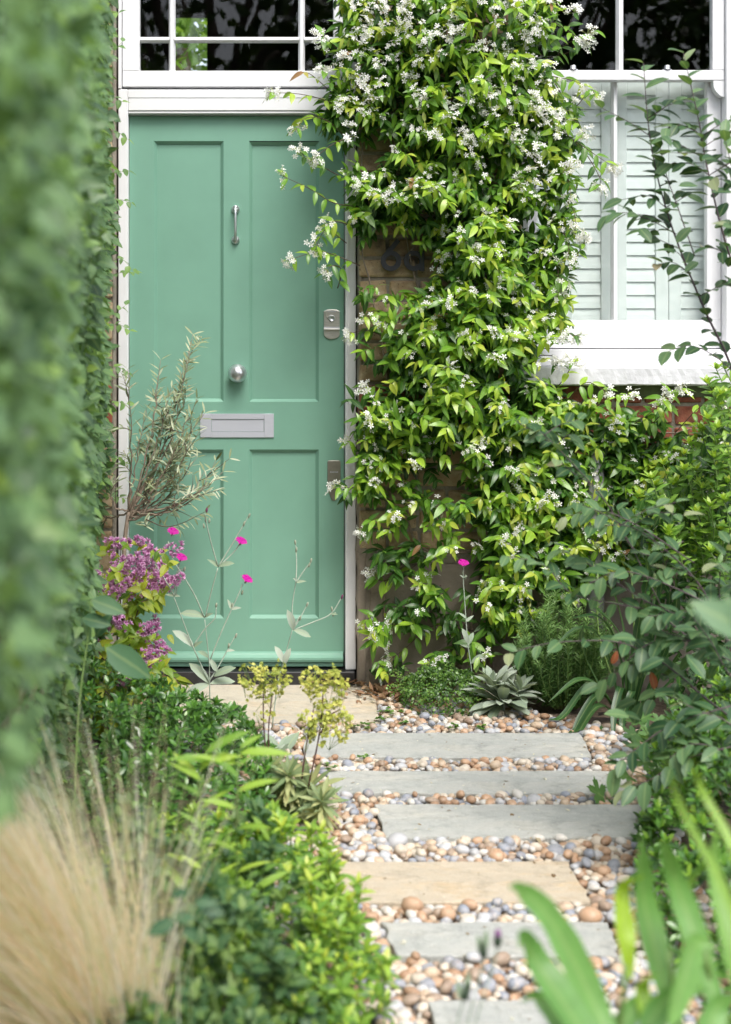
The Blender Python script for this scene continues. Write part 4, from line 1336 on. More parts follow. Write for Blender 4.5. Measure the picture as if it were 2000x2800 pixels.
# straying shoots, each a thin stem with leaf pairs and a truss of flowers at the tip: (pixels 1624 wide, depth)
SHOOTS = [([(780, 250), (720, 222), (660, 208), (592, 206)], 5.14, 1.0, 5), ([(790, 330), (730, 270), (680, 262), (655, 292)], 5.16, 0.8, 5), ([(770, 400), (720, 372), (680, 352), (668, 330)], 5.18, 0.6, 5),
          ([(800, 460), (740, 450), (690, 420), (622, 388)], 5.14, 0.8, 6), ([(770, 540), (730, 510), (715, 520), (700, 555)], 5.2, 0.7, 5), ([(800, 590), (740, 565), (700, 560), (640, 578)], 5.17, 0.7, 6),
          ([(760, 230), (720, 190), (690, 165), (672, 160)], 5.2, 0.98, 3), ([(760, 120), (735, 95), (716, 78)], 5.2, 0.7, 3), ([(770, 200), (735, 185), (720, 150)], 5.2, 0.6, 3),
          ([(860, 700), (830, 690), (808, 705)], 5.27, 0.8, 4), ([(880, 760), (820, 735), (778, 740)], 5.28, 0.7, 3), ([(880, 880), (840, 860), (812, 856)], 5.3, 0.7, 4), ([(860, 960), (800, 950), (772, 985)], 5.3, 0.7, 4),
          ([(850, 1110), (800, 1085), (745, 1082)], 5.28, 0.7, 6), ([(850, 1180), (825, 1170), (805, 1178)], 5.3, 0.5, 3), ([(980, 1300), (920, 1330), (870, 1380), (845, 1430)], 5.32, 0.75, 7),
          ([(960, 1230), (900, 1270), (850, 1290), (830, 1275)], 5.33, 0.7, 7), ([(1050, 1400), (960, 1390), (900, 1440), (850, 1475)], 5.3, 0.75, 7), ([(1000, 1330), (960, 1310), (900, 1380), (860, 1385)], 5.3, 0.85, 6), ([(1060, 1440), (1010, 1440), (960, 1480)], 5.3, 0.8, 5),
          ([(1230, 180), (1270, 240), (1310, 200), (1322, 210)], 5.18, 0.8, 5), ([(1230, 90), (1260, 60), (1280, 22)], 5.2, 0.6, 3), ([(1210, 130), (1265, 115), (1285, 85), (1300, 100)], 5.2, 0.6, 4),
          ([(1200, 210), (1250, 290), (1310, 335), (1355, 366)], 5.16, 0.65, 6), ([(1260, 300), (1300, 340), (1330, 390), (1333, 415)], 5.18, 0.55, 5), ([(1200, 420), (1250, 440), (1275, 470), (1278, 520)], 5.2, 0.5, 5),
          ([(1210, 560), (1260, 590), (1285, 560), (1300, 535)], 5.2, 0.5, 5), ([(1210, 500), (1235, 560), (1240, 620), (1238, 660)], 5.2, 0.5, 6), ([(1210, 640), (1250, 700), (1265, 740), (1285, 745)], 5.22, 0.45, 4),
          ([(1160, 790), (1230, 790), (1243, 803)], 5.22, 0.6, 2), ([(1230, 870), (1260, 830), (1272, 800)], 5.2, 0.9, 3), ([(1380, 960), (1440, 920), (1500, 870), (1512, 862)], 5.12, 0.8, 6),
          ([(1240, 120), (1255, 100), (1330, 62)], 5.18, 0.6, 4), ([(1500, 960), (1560, 900), (1600, 900)], 5.15, 0.8, 5), ([(1300, 920), (1360, 880), (1400, 876)], 5.15, 0.8, 4), ([(880, 20), (860, -5), (840, -20)], 5.2, 0.7, 2)]
SHOOTS += [([(1190, 60), (1230, 50), (1262, 70), (1290, 88)], 5.18, 0.7, 5), ([(1180, 160), (1230, 170), (1270, 178), (1300, 190)], 5.15, 0.85, 5), ([(1190, 250), (1240, 262), (1280, 270), (1300, 300)], 5.15, 0.8, 5),
           ([(1200, 330), (1240, 372), (1262, 400), (1268, 440)], 5.17, 0.6, 5), ([(1190, 380), (1225, 392), (1262, 378)], 5.17, 0.7, 4), ([(1200, 470), (1240, 500), (1262, 540), (1262, 575)], 5.18, 0.5, 5),
           ([(1180, 680), (1215, 690), (1240, 720), (1246, 745)], 5.2, 0.6, 4), ([(1190, 600), (1230, 610), (1262, 625)], 5.2, 0.6, 4), ([(750, 640), (760, 600), (738, 590), (720, 612)], 5.2, 0.6, 4), ([(790, 300), (740, 320), (700, 350)], 5.2, 0.7, 4),
           ([(780, 500), (745, 492), (722, 500)], 5.2, 0.8, 3), ([(1250, 900), (1300, 850), (1345, 868)], 5.15, 0.9, 4), ([(1440, 950), (1480, 905), (1470, 880)], 5.13, 0.8, 4)]
for pts, Yd, yo, nl_ in SHOOTS:
    q = [at(px * K, py * K, 5.34 + (Yd - 5.34) * min(1, (i + 0.3) / (len(pts) - 1))) for i, (px, py) in enumerate(pts)]
    P = curve(q, 14)
    jas.stem(P, np.linspace(0.0022, 0.0009, 14), 'shoot', 4)
    along(jas, 'jasmine', P, nl_, 0.060, 0.12, 0.92, 60, 0.35, (max(0.2, yo - 0.35), min(0.95, yo + 0.15)), (0, -0.6, 0.8), alt=False, tipvar=(0.97, 1.0) if yo > 0.97 and nl_ < 4 else None)
    if yo < 0.97 or nl_ > 4:
        for _ in range(3):
            k = int(rng.integers(0, 6))
            e = P[-1 - int(rng.integers(0, 3))]
            jas.leaf('jflower%d' % k, [e], [nrmz(P[-1] - P[-4]) + rng.normal(0, 0.5, 3)], [[0, -0.9, 0.4]], [rng.uniform(0.9, 1.2)], 1)
SING = {'jasmine': 170, 'jasmine2': 130}
SING.update({'jflower%d' % q: 38 for q in range(6)})
jas.finish(SING, mats={'stem': M['bark'], 'shoot': M['twig']})

# ================================================================== ivy-like hedge on the left
IVY = leaf_mat('hedge_leaf', [(0, (0.06, 0.13, 0.06)), (0.4, (0.13, 0.24, 0.11)), (0.7, (0.20, 0.35, 0.13)), (0.9, (0.29, 0.46, 0.12)), (1.0, (0.36, 0.53, 0.12))], 0.42, 0.40, 0.5)
register('hedge', leaf_shape(0.62, 0.55, 0.9, 4, fold=0.25, droop=0.25), IVY)
register('ivy', fan_shape([(0, 0), (-0.30, 0.05), (-0.40, 0.32), (-0.22, 0.50), (-0.16, 0.72), (0, 1.0), (0.16, 0.72), (0.22, 0.50), (0.40, 0.32), (0.30, 0.05)]), IVY)
hed = Plant('hedge', 'tall green leafy hedge running along the left side of the path to the house wall', 'hedge', (-0.75, 3.2, -0.03))
def hface(y, z):
    """x of the path-side face of the hedge"""
    px = np.interp(y, [0.7, 1.1, 1.6, 2.5, 3.6, 5.35], [30, 85, 140, 200, 255, 280])
    px = px + np.clip((z - 1.25) / 0.35, 0, 1) * np.interp(y, [0.8, 2.0, 4.0], [150, 70, 10])
    low = np.clip((0.95 - z) / 0.9, 0, 1)
    px = px - low * np.interp(y, [0.7, 2.0, 3.5, 5.0], [120, 150, 120, 10])
    bump_ = 14 * np.sin(y * 7 + z * 3) + 14 * np.sin(z * 9 + y * 2.3)
    return (px + bump_ - CX) * y / F
def hlayer(n, depth, ylo, yhi, young, size):
    u = rng.random(n)
    y = ylo * (yhi / ylo) ** u if ylo < 2 else rng.uniform(ylo, yhi, n)
    z = rng.uniform(0.0, 2.75, n)
    zmax = CH + 1150 * y / F
    ok = (z < zmax) & ((y > 3.1) | (z > CH - 0.15 * y - 0.22 * rng.random(len(y)) ** 2))
    y, z = y[ok], z[ok]; N = len(y)
    x = hface(y, z) - np.abs(rng.normal(0, depth, N)) * (0.35 + 0.65 * np.minimum(y / 3, 1))
    pos = np.stack([x, y, z], 1)
    d = nrmz(np.stack([rng.normal(0.5, 0.5, N), rng.normal(-0.15, 0.6, N), rng.normal(-0.45, 0.45, N)], 1))
    nv = np.stack([rng.normal(0.75, 0.4, N), rng.normal(-0.35, 0.4, N), rng.normal(0.6, 0.4, N)], 1)
    v = np.clip(rng.normal(young, 0.17, N), 0, 1)
    s = size * rng.normal(1, 0.22, N).clip(0.5, 1.5)
    m = rng.random(N) < 0.55
    hed.leaf('hedge', pos[m], d[m], nv[m], s[m], v[m]); hed.leaf('ivy', pos[~m], d[~m], nv[~m], s[~m] * 1.05, v[~m])
hlayer(9000, 0.10, 2.6, 5.36, 0.30, 0.040)
hlayer(7000, 0.05, 3.4, 5.36, 0.55, 0.034)
hlayer(10000, 0.10, 1.0, 3.2, 0.46, 0.030)
hlayer(3400, 0.05, 1.1, 3.0, 0.52, 0.028)
# deep opaque growth further in
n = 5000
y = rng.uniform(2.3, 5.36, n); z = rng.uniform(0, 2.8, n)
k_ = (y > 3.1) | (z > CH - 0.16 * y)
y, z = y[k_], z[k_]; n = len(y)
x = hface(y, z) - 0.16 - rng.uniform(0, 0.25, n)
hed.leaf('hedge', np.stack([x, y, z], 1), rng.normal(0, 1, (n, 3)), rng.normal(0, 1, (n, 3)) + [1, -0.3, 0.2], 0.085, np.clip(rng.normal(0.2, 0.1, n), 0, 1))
# shoots that stray over the door frame
for px, py, Yd in ((262, 215, 5.1), (275, 300, 5.15), (282, 450, 5.1), (285, 585, 5.2), (262, 110, 5.0), (280, 720, 5.2), (276, 820, 5.2), (272, 905, 5.2), (268, 1010, 5.2), (270, 700, 5.0), (255, 40, 4.8), (278, 380, 5.2), (290, 600, 5.25), (272, 1090, 5.2)):
    q = curve([at(px * K - 70, py * K + 20, Yd), at(px * K - 25, py * K + rand(-20, 20), Yd - 0.03), at(px * K + 12, py * K + rand(-30, 30), Yd - 0.05)], 8)
    hed.stem(q, np.linspace(0.0016, 0.0007, 8), 'shoot', 4)
    along(hed, 'hedge', q, 8, 0.032, 0.05, 1.0, 55, 0.2, (0.5, 0.9), (0.2, -0.6, 0.8))
for _ in range(46):
    y = rand(2.6, 5.2); z = rand(0, 2.2)
    q = [np.array([hface(y + rand(-.1, .1), z + k * 0.12) - rand(0.03, 0.12), y + rng.normal(0, 0.05), z + k * 0.14]) for k in range(5)]
    hed.stem(curve(q, 14), np.linspace(0.006, 0.003, 14), 'stem', 5)
hed.stem(curve([at(-60, 2000, 1.75), at(20, 1560, 1.75), at(40, 1300, 1.75), at(90, 1100, 1.75)], 14), np.linspace(0.006, 0.003, 14), 'stem')
hed.finish({'hedge': 170, 'ivy': 120}, mats={'stem': M['bark'], 'shoot': M['lime_stem']})

# ================================================================== olive in a pot
POT = at(385, 1862, 5.12)
pot = empty('terracotta_pot', (POT[0], 5.12, 0), 'pale terracotta pot half hidden behind the pink flowers beside the door', 'plant pot')
pz = 0.155
tp = MB().lathe([(0.052, 0.0), (0.060, 0.03), (0.066, pz - 0.035), (0.0665, pz - 0.032), (0.073, pz - 0.030), (0.0745, pz - 0.004), (0.072, pz), (0.064, pz + 0.0005), (0.0605, pz - 0.004), (0.060, pz - 0.02), (0.0001, pz - 0.02)], (POT[0], 5.12, 0), 'z', 40)
tp.build('pot_body', M['terracotta'], pot, True)
MB().lathe([(0.0595, pz - 0.019), (0.03, pz - 0.014), (0.0001, pz - 0.012)], (POT[0], 5.12, 0), 'z', 24).build('potting_soil', M['soil'], pot, True)
OLV = leaf_mat('olive_leaf', [(0, (0.12, 0.16, 0.08)), (0.4, (0.25, 0.30, 0.17)), (0.75, (0.40, 0.44, 0.30)), (0.93, (0.52, 0.55, 0.43)), (1, (0.46, 0.42, 0.10))], 0.5, 0.15, 0.4)
register('olive', leaf_shape(0.17, 0.6, 0.7, 4, fold=0.3, droop=0.12), OLV)
register('bud', (ico(0)[0], [], ico(0)[1]), petal_mat('cream_olive_bud', [(0, (0.45, 0.42, 0.18)), (1, (0.62, 0.58, 0.34))]), 'bud')
olv = Plant('olive_tree', 'small grey-green olive tree with bare twigs in front of the left door jamb', 'olive tree', (POT[0] - 0.04, 5.14, 0.02))
tb = np.array([POT[0] - 0.045, 5.12, pz - 0.03])
trunk = curve([tb, at(345, 1600, 5.13), at(340, 1500, 5.14), at(352, 1400, 5.15)], 14)
olv.stem(trunk, np.linspace(0.0095, 0.0075, 14), 'trunk', 8)
top = trunk[-1]
targets_all = [(528, 915), (520, 960), (505, 1000), (440, 985), (432, 1030), (470, 1060), (350, 1010), (372, 1080), (400, 1120), (330, 1180), (300, 1300), (290, 1400), (540, 1090), (560, 1130), (545, 1180), (500, 1180), (450, 1160), (480, 1230), (540, 1250), (600, 1310), (590, 1260), (560, 1290), (610, 1290), (310, 1240), (270, 1380), (330, 1100), (420, 1240), (390, 1180), (520, 1350), (490, 1320), (450, 1300), (300, 1180)]
targets = [t_ for k_, t_ in enumerate(targets_all) if not (t_[1] > 1050 and t_[0] < 470 and k_ % 2)]
for i, (px, py) in enumerate(targets):
    Yd = 5.15 + rng.normal(0, 0.09)
    e = at(px, py, Yd)
    s0 = trunk[-1 - int(rng.integers(0, 2))]
    mid = s0 + (e - s0) * 0.45 + np.array([rng.normal(0, 0.02), rng.normal(0, 0.02), -0.035 if py > 1150 else -0.01]) + np.array([(e - s0)[0] * 0.15, 0, 0])
    P = curve([s0, mid, e], 18); P[1:-1] += rng.normal(0, 0.003, (16, 3))
    olv.stem(P, np.linspace(0.0042, 0.001, 18), 'branch', 5)
    hi = py < 1250
    along(olv, 'olive', P, 9 if hi else 4, 0.050, 0.55 if hi else 0.7, 1.0, 42, 0.05, (0.1, 0.9), (0, -0.4, 0.9), alt=False)
    for _ in range(3):
        t = int(rng.integers(6, 16)); a = P[t]
        L = rand(0.05, 0.12)
        dd = nrmz(nrmz(P[t + 1] - a) + rng.normal(0, 0.65, 3))
        b = a + dd * L
        Q_ = curve([a, (a + b) / 2 + rng.normal(0, 0.006, 3), b + np.array([0, 0, -0.01])], 8)
        olv.stem(Q_, np.linspace(0.0017, 0.0007, 8), 'twig', 4)
        along(olv, 'olive', Q_, 6 if hi else 2, 0.046, 0.25, 1.0, 45, 0.1, (0.1, 0.97), (0, -0.4, 0.9), alt=False)
        if hi and rng.random() < 0.55:
            nb = 14
            olv.leaf('bud', b + rng.normal(0, 0.011, (nb, 3)), rng.normal(0, 1, (nb, 3)), rng.normal(0, 1, (nb, 3)), rng.uniform(0.0015, 0.0028, nb), rng.random(nb))
# spray hanging at the lower right
for pts in ([(410, 1420), (500, 1370), (560, 1350), (600, 1340)], [(400, 1420), (450, 1440), (500, 1430), (560, 1400)], [(380, 1430), (400, 1440), (395, 1425)]):
    P = curve([at(a, b, 5.1) for a, b in pts], 12)
    olv.stem(P, np.linspace(0.002, 0.0008, 12), 'twig', 4)
    along(olv, 'olive', P, 7, 0.045, 0.5, 1, 45, 0.3, (0.2, 0.97), (0, -0.4, 0.9), alt=False)
olv.finish({'olive': 280, 'bud': 0}, mats={'trunk': M['bark'], 'branch': M['bark'], 'twig': M['twig']})

# ================================================================== pink deutzia with lime leaves
LIME = leaf_mat('lime_leaf', [(0, (0.10, 0.22, 0.03)), (0.5, (0.25, 0.37, 0.03)), (1, (0.45, 0.48, 0.04))], 0.4, 0.35, 0.4)
register('lime', leaf_shape(0.5, 0.6, 1.0, 4, fold=0.3, droop=0.3), LIME)
PNK = petal_mat('pink_petal', [(0, (0.34, 0.07, 0.18)), (0.4, (0.56, 0.22, 0.46)), (0.7, (0.70, 0.38, 0.62)), (1.0, (0.85, 0.66, 0.80))], 0.35)
def panicle(nf, seed, L=0.085, R=0.024):
    r = np.random.default_rng(seed)
    V, Q, tv = [], [], []
    for f in range(nf):
        t = r.uniform(0.05, 1)
        rad = R * (1 - 0.5 * t)
        a = r.uniform(0, 6.28)
        out = np.array([math.cos(a), 0.0, math.sin(a)])
        c = np.array([0, t * L, 0]) + out * rad * r.uniform(0.6, 1)
        fx = nrmz(out + np.array([0, 0.25, 0]) + r.normal(0, 0.25, 3))
        X_ = nrmz(np.cross(fx, [0.3, 0.2, 0.9])); Y_ = np.cross(fx, X_)
        a0 = r.uniform(0, 6.28); S = r.uniform(0.006, 0.010)
        base = c - fx * S * 0.9
        for p in range(5):
            aa = a0 + p * 1.2566
            e = math.cos(aa) * X_ + math.sin(aa) * Y_; g = -math.sin(aa) * X_ + math.cos(aa) * Y_
            k = len(V)
            V += [base, c + e * S * 0.4 - g * S * 0.3, c + e * S * 0.95 + fx * S * 0.25, c + e * S * 0.4 + g * S * 0.3]
            w = r.uniform(-0.15, 0.15)
            tv += [0.1, 0.55 + w, 0.95 + w, 0.55 + w]; Q.append((k, k + 1, k + 2, k + 3))
    return (np.array(V), Q, []), np.clip(np.array(tv), 0, 1)
for q in range(4):
    s_, tv = panicle([34, 26, 40, 20][q], 500 + q)
    register('panicle%d' % q, s_, PNK, 'flower', tv, False)
deu = Plant('flowering_shrub', 'shrub with drooping pink blossom clusters and lime yellow leaves left of the door', 'flowering shrub', at(430, 2040, 4.6) * [1, 1, 0])
pk = [(402, 1492), (445, 1520), (432, 1545), (345, 1540), (355, 1560), (390, 1570), (400, 1590), (275, 1565), (310, 1580), (340, 1600), (415, 1605), (455, 1605), (440, 1620), (265, 1610), (275, 1640), (305, 1635), (325, 1655), (345, 1630), (310, 1665), (452, 1590), (355, 1650), (395, 1735), (415, 1755), (370, 1725), (405, 1780), (375, 1790), (340, 1715), (300, 1855), (288, 1490), (205, 1720), (165, 1715), (215, 1815), (235, 1840), (260, 1560), (420, 1800), (402, 1825), (290, 1600), (385, 1620), (330, 1570)]
for px, py in pk:
    Yd = rand(4.45, 4.8)
    e = at(px, py, Yd)
    k = int(rng.integers(0, 4))
    deu.leaf('panicle%d' % k, [e], [[rng.normal(0.3, 0.4), -0.3 + rng.normal(0, 0.3), rng.normal(0.35, 0.35)]], [[0, 0, 1]], [rand(0.95, 1.35)], 1)
    whorl(deu, 'lime', e + [rand(-.03, .03), 0.02, -0.03], (0, -0.6, 0.4), 4, 0.048, (40, 100), (0.3, 1.0))
dst = [[(372, 1960), (340, 1850), (290, 1810), (265, 1760), (260, 1640)], [(372, 1960), (345, 1800), (330, 1650), (330, 1480)], [(365, 1960), (360, 1870), (358, 1740), (390, 1640), (440, 1540)],
       [(378, 1965), (380, 1850), (370, 1760), (340, 1700)], [(365, 1960), (300, 1900), (230, 1840), (180, 1730)], [(380, 1960), (430, 1860), (470, 1850), (490, 1870)], [(330, 1700), (380, 1650), (420, 1640)]]
for pts in dst:
    P = curve([at(a, b, 4.66 + rng.normal(0, 0.04)) for a, b in pts], 16)
    deu.stem(P, np.linspace(0.0035, 0.0013, 16), 'stem', 5)
    along(deu, 'lime', P, 9, 0.055, 0.25, 1.0, 65, 0.35, (0.2, 1.0), (0.1, -0.6, 0.8), alt=False)
n = 330
x = rng.uniform(180, 460, n); y = rng.uniform(1480, 1980, n)
y = np.where(rng.random(n) < 0.6, rng.uniform(1780, 2000, n), y)
for px, py, Yd in zip(x, y, rng.uniform(4.5, 4.85, n)):
    if py < 1750 and (px < 230 or rng.random() < 0.5): continue
    deu.leaf('lime', [at(px, py, Yd)], [[rng.normal(0, 0.7), rng.normal(-0.3, 0.5), rng.normal(-0.4, 0.4)]], [[rng.normal(0, .3), -0.6, 0.8]], [rand(0.03, 0.055)], rand(0, 0.9))
deu.finish({'lime': 200, **{'panicle%d' % q: 12 for q in range(4)}}, mats={'stem': M['red_stem']})

# ================================================================== silver rose campions
SIL = leaf_mat('silver_leaf', [(0, (0.20, 0.28, 0.18)), (0.5, (0.33, 0.40, 0.31)), (1, (0.48, 0.53, 0.46))], 0.85, 0.12, 0.15)
register('silver', leaf_shape(0.36, 0.9, 0.6, 6, fold=0.35, droop=0.35, ruf=0.05), SIL)
register('silver_broad', leaf_shape(0.31, 0.85, 0.5, 7, fold=0.30, droop=0.36, ruf=0.05), SIL)
register('silver_small', leaf_shape(0.36, 0.5, 0.9, 4, fold=0.4, droop=0.2), SIL)
MAG = petal_mat('magenta_petal', [(0, (0.45, 0.005, 0.26)), (1, (0.55, 0.004, 0.32))], 0.3, 0.5)
def mag_flower(seed):
    r = np.random.default_rng(seed); V, Q = [], []
    for p in range(5):
        a = p * 1.2566
        e = np.array([math.cos(a), 0, math.sin(a)]); g = np.array([-math.sin(a), 0, math.cos(a)]); u = np.array([0, 1, 0])
        k = len(V)
        V += [0 * e, e * 0.55 - g * 0.42 + u * 0.08, e * 1.0 - g * 0.55 + u * r.uniform(-.1, .12), e * 0.95 + u * 0.05, e * 1.0 + g * 0.55 + u * r.uniform(-.1, .12), e * 0.55 + g * 0.42 + u * 0.08]
        Q += [(k, k + 1, k + 2, k + 3), (k, k + 3, k + 4, k + 5)]
    return (np.array(V, float), Q, [])
register('magenta', mag_flower(3), MAG, 'flower', None, False)
register('calyx', (ico(1)[0] * [0.42, 1, 0.42], [], ico(1)[1]), petal_mat('pale_bud', [(0, (0.22, 0.27, 0.17)), (0.8, (0.36, 0.38, 0.30)), (1.0, (0.16, 0.04, 0.10))], 0.1, 0.8), 'bud')
def campion(label, Yd, paths, flowers, buds, leaves, base, nros, ros_size, group='silver campions with magenta flowers'):
    pl = Plant('rose_campion', label, 'campion', at(*base, Yd) * [1, 1, 0], group)
    for pts in paths:
        P = curve([at(a, b, Yd + 0.0) for a, b in pts], 14)
        P[:, 1] += np.linspace(0, rng.normal(0, 0.03), 14)
        pl.stem(P, np.linspace(0.0024, 0.0016, 14), 'stem', 5)
    for px, py, tilt in flowers:
        e = at(px, py, Yd - 0.01)
        pl.leaf('magenta', [e], [[tilt, -0.5, 0.9]], [[0.3, -1, 0]], [0.019], rand(0, 1))
        pl.leaf('calyx', [e - [tilt * 0.01, 0, 0.009]], [[tilt, -0.2, 1]], [[0, -1, 0]], [0.009], 0.4)
    for px, py, tilt, v in buds:
        e = at(px, py, Yd)
        pl.leaf('calyx', [e], [[tilt, -0.1, 1]], [[0, -1, 0]], [0.009], v)
    for px, py, dx, dz, s in leaves:
        pl.leaf('silver_small' if s < 0.05 else 'silver', [at(px, py, Yd)], [[dx, rng.normal(-0.35, 0.2), dz]], [[-dx * 0.3, -0.75, 0.7]], [s], rand(0.2, 0.9))
    if nros:
        whorl(pl, 'silver', at(*base, Yd), (0, -0.15, 1), nros, ros_size, (15, 85), (0.2, 1.0), 0.15, 0.0)
    return pl.finish(400, mats={'stem': M['silver_stem']})
campion('tall silver-stemmed campion with four magenta flowers left of centre in front of the door', 4.62,
        [[(576, 1985), (574, 1850), (573, 1800), (562, 1688)], [(562, 1688), (578, 1620), (597, 1550)], [(597, 1550), (578, 1480), (566, 1425), (563, 1400)], [(597, 1550), (628, 1500), (655, 1455), (680, 1412)],
         [(600, 1548), (640, 1510), (660, 1482)], [(574, 1870), (530, 1770), (500, 1690), (478, 1630)], [(478, 1630), (450, 1580), (425, 1540)], [(478, 1630), (482, 1570), (505, 1555)], [(560, 1690), (535, 1630), (504, 1576), (474, 1528), (461, 1478)],
         [(573, 1810), (605, 1730), (634, 1666), (655, 1620), (664, 1597)], [(574, 1860), (600, 1820), (622, 1780), (646, 1738)], [(530, 1765), (560, 1720), (588, 1690), (592, 1660)], [(490, 1540), (484, 1600), (480, 1630)]],
        [(474, 1452, 0.25), (497, 1523, 0.3), (661, 1478, 0.35), (677, 1582, 0.5)],
        [(563, 1422, -0.1, 0.4), (566, 1395, 0.1, 1.0), (573, 1424, 0.1, 0.5), (682, 1410, 0.4, 0.5), (668, 1432, 0.3, 0.4), (558, 1438, -0.2, 0.4), (505, 1556, 0.2, 0.3), (461, 1488, 0, 0.4), (646, 1738, 0.3, 0.7), (626, 1765, 0.1, 0.4), (592, 1655, 0.1, 0.4), (663, 1620, 0.2, 0.3), (636, 1655, 0, 0.5), (420, 1525, -0.2, 0.5)],
        [(597, 1550, -0.5, 0.5, 0.045), (597, 1550, 0.8, 0.45, 0.055), (562, 1688, -0.9, 0.35, 0.08), (562, 1688, 0.5, 0.5, 0.04), (530, 1770, -0.6, 0.8, 0.085), (530, 1770, 0.5, 0.5, 0.04), (634, 1666, -0.3, 0.9, 0.035), (634, 1666, 0.8, 0.3, 0.035),
         (574, 1870, -0.9, -0.2, 0.085), (574, 1870, -0.5, 0.7, 0.09), (574, 1870, 0.95, 0.25, 0.085), (576, 1930, 0.9, -0.1, 0.075), (576, 1920, -0.9, 0.0, 0.06), (573, 1800, 0.5, -0.7, 0.05), (573, 1800, -0.4, 0.6, 0.05), (478, 1630, 0.5, 0.2, 0.03), (478, 1630, -0.7, 0.2, 0.03), (620, 1780, 0.7, 0.2, 0.03), (576, 1950, -0.4, -0.6, 0.07), (585, 1850, 0.7, 0.6, 0.08)],
        (576, 1990), 0, 0.1)
campion('silver-stemmed campion with only closed buds near the middle of the door', 4.66,
        [[(745, 1990), (760, 1870), (776, 1813), (802, 1722)], [(802, 1722), (800, 1660), (810, 1593)], [(810, 1593), (812, 1540), (809, 1480)], [(810, 1593), (832, 1560), (851, 1535)], [(802, 1722), (822, 1690), (841, 1655)], [(805, 1722), (860, 1700), (905, 1679), (935, 1634)], [(802, 1722), (812, 1700), (820, 1685)]],
        [], [(808, 1483, -0.1, 0.5), (811, 1503, 0.1, 0.4), (851, 1533, 0.2, 0.5), (846, 1545, 0.3, 0.3), (841, 1653, 0.3, 0.6), (936, 1632, 0.3, 1.0), (908, 1665, -0.1, 0.5), (914, 1680, 0.8, 0.4), (822, 1690, 0.2, 0.5)],
        [(810, 1593, 0.8, 0.25, 0.035), (810, 1593, -0.2, 0.7, 0.03), (802, 1722, -0.1, 1.0, 0.075), (802, 1722, 0.9, -0.15, 0.06), (776, 1813, -0.3, 0.9, 0.06), (776, 1820, 0.2, 0.8, 0.06), (812, 1515, -0.1, 0.3, 0.015), (905, 1679, 0.6, 0.1, 0.025)],
        (745, 1990), 0, 0.1)
campion('silver campion with one magenta flower on a single stem in front of the wall', 5.12,
        [[(1296, 1880), (1290, 1830), (1280, 1761), (1272, 1650), (1268, 1590), (1269, 1545)]], [(1268, 1538, 0.05)], [(1266, 1565, 0, 0.5), (1273, 1578, 0.1, 0.4)],
        [(1268, 1580, -0.4, 0.4, 0.02), (1268, 1580, 0.4, 0.4, 0.02), (1272, 1640, 0.5, 0.6, 0.03), (1274, 1690, -0.5, 0.5, 0.035), (1276, 1700, 0.5, 0.5, 0.035), (1280, 1761, -0.2, 0.9, 0.06), (1280, 1765, 0.25, 0.7, 0.05), (1288, 1815, 0.6, 0.7, 0.055), (1288, 1850, -0.9, 0.1, 0.075), (1290, 1870, -0.8, -0.2, 0.07)],
        (1296, 1890), 0, 0.1)
pl = Plant('rose_campion', 'big rosette of soft silver leaves on the pebbles between groundcover and rosemary', 'campion', at(1375, 1965, 4.98) * [1, 1, 0], 'silver campions with magenta flowers')
c0 = at(1375, 1925, 4.98)
whorl(pl, 'silver_broad', c0, (0, -0.1, 1), 40, 0.135, (3, 84), (0.25, 1.0), 0.28)
whorl(pl, 'silver_broad', c0 + [-0.03, 0, 0.05], (-0.15, -0.1, 1), 18, 0.10, (3, 50), (0.4, 1.0), 0.3)
whorl(pl, 'silver_broad', c0 + [0.055, 0.0, 0.035], (0.3, -0.1, 1), 17, 0.095, (3, 58), (0.3, 1.0), 0.3)
pl.stem(curve([c0 - [0, 0, 0.03], c0 + [0, 0, 0.05]], 6), 0.008, 'stem')
pl.finish(400, mats={'stem': M['silver_stem']})
pl = Plant('rose_campion', 'low silver rosette among the greenery close to the left end of the topmost grey slab', 'campion', at(760, 2090, 4.45) * [1, 1, 0], 'silver campions with magenta flowers')
c0 = at(765, 2085, 4.45)
whorl(pl, 'silver', c0, (0, -0.3, 1), 18, 0.10, (10, 85), (0.25, 0.95), 0.2)
whorl(pl, 'silver', c0 + [-0.05, 0.05, 0.0], (-0.2, -0.3, 1), 12, 0.09, (10, 85), (0.25, 0.95), 0.2)
pl.finish(400)

# ================================================================== variegated euphorbias
EUP = leaf_mat('variegated_leaf', [(0, (0.16, 0.24, 0.12)), (0.5, (0.30, 0.36, 0.17)), (0.75, (0.52, 0.52, 0.24)), (1, (0.60, 0.57, 0.28))], 0.5, 0.2, 0.3)
register('euph', leaf_shape(0.19, 0.7, 0.6, 4, fold=0.3, droop=0.15), EUP)
BRA = petal_mat('acid_yellow_bract', [(0, (0.34, 0.41, 0.08)), (0.5, (0.56, 0.58, 0.12)), (1, (0.72, 0.68, 0.20))], 0.35)
def bract(seed):
    r = np.random.default_rng(seed); V, Q = [], []
    for f in range(5):
        c = r.normal(0, 0.0065, 3); n_v = nrmz(r.normal(0, 1, 3) + [0, 0.8, 0.5]); X_ = nrmz(np.cross(n_v, [0.2, 0.9, 0.3])); Y_ = np.cross(n_v, X_); S = 0.006
        k = len(V); V += [c - X_ * S + n_v * .001, c - Y_ * S * 0.9, c + X_ * S + n_v * .001, c + Y_ * S * 0.9]; Q.append((k, k + 1, k + 2, k + 3))
    return (np.array(V), Q, [])
for q in range(3): register('bract%d' % q, bract(600 + q), BRA, 'flower', None, False)
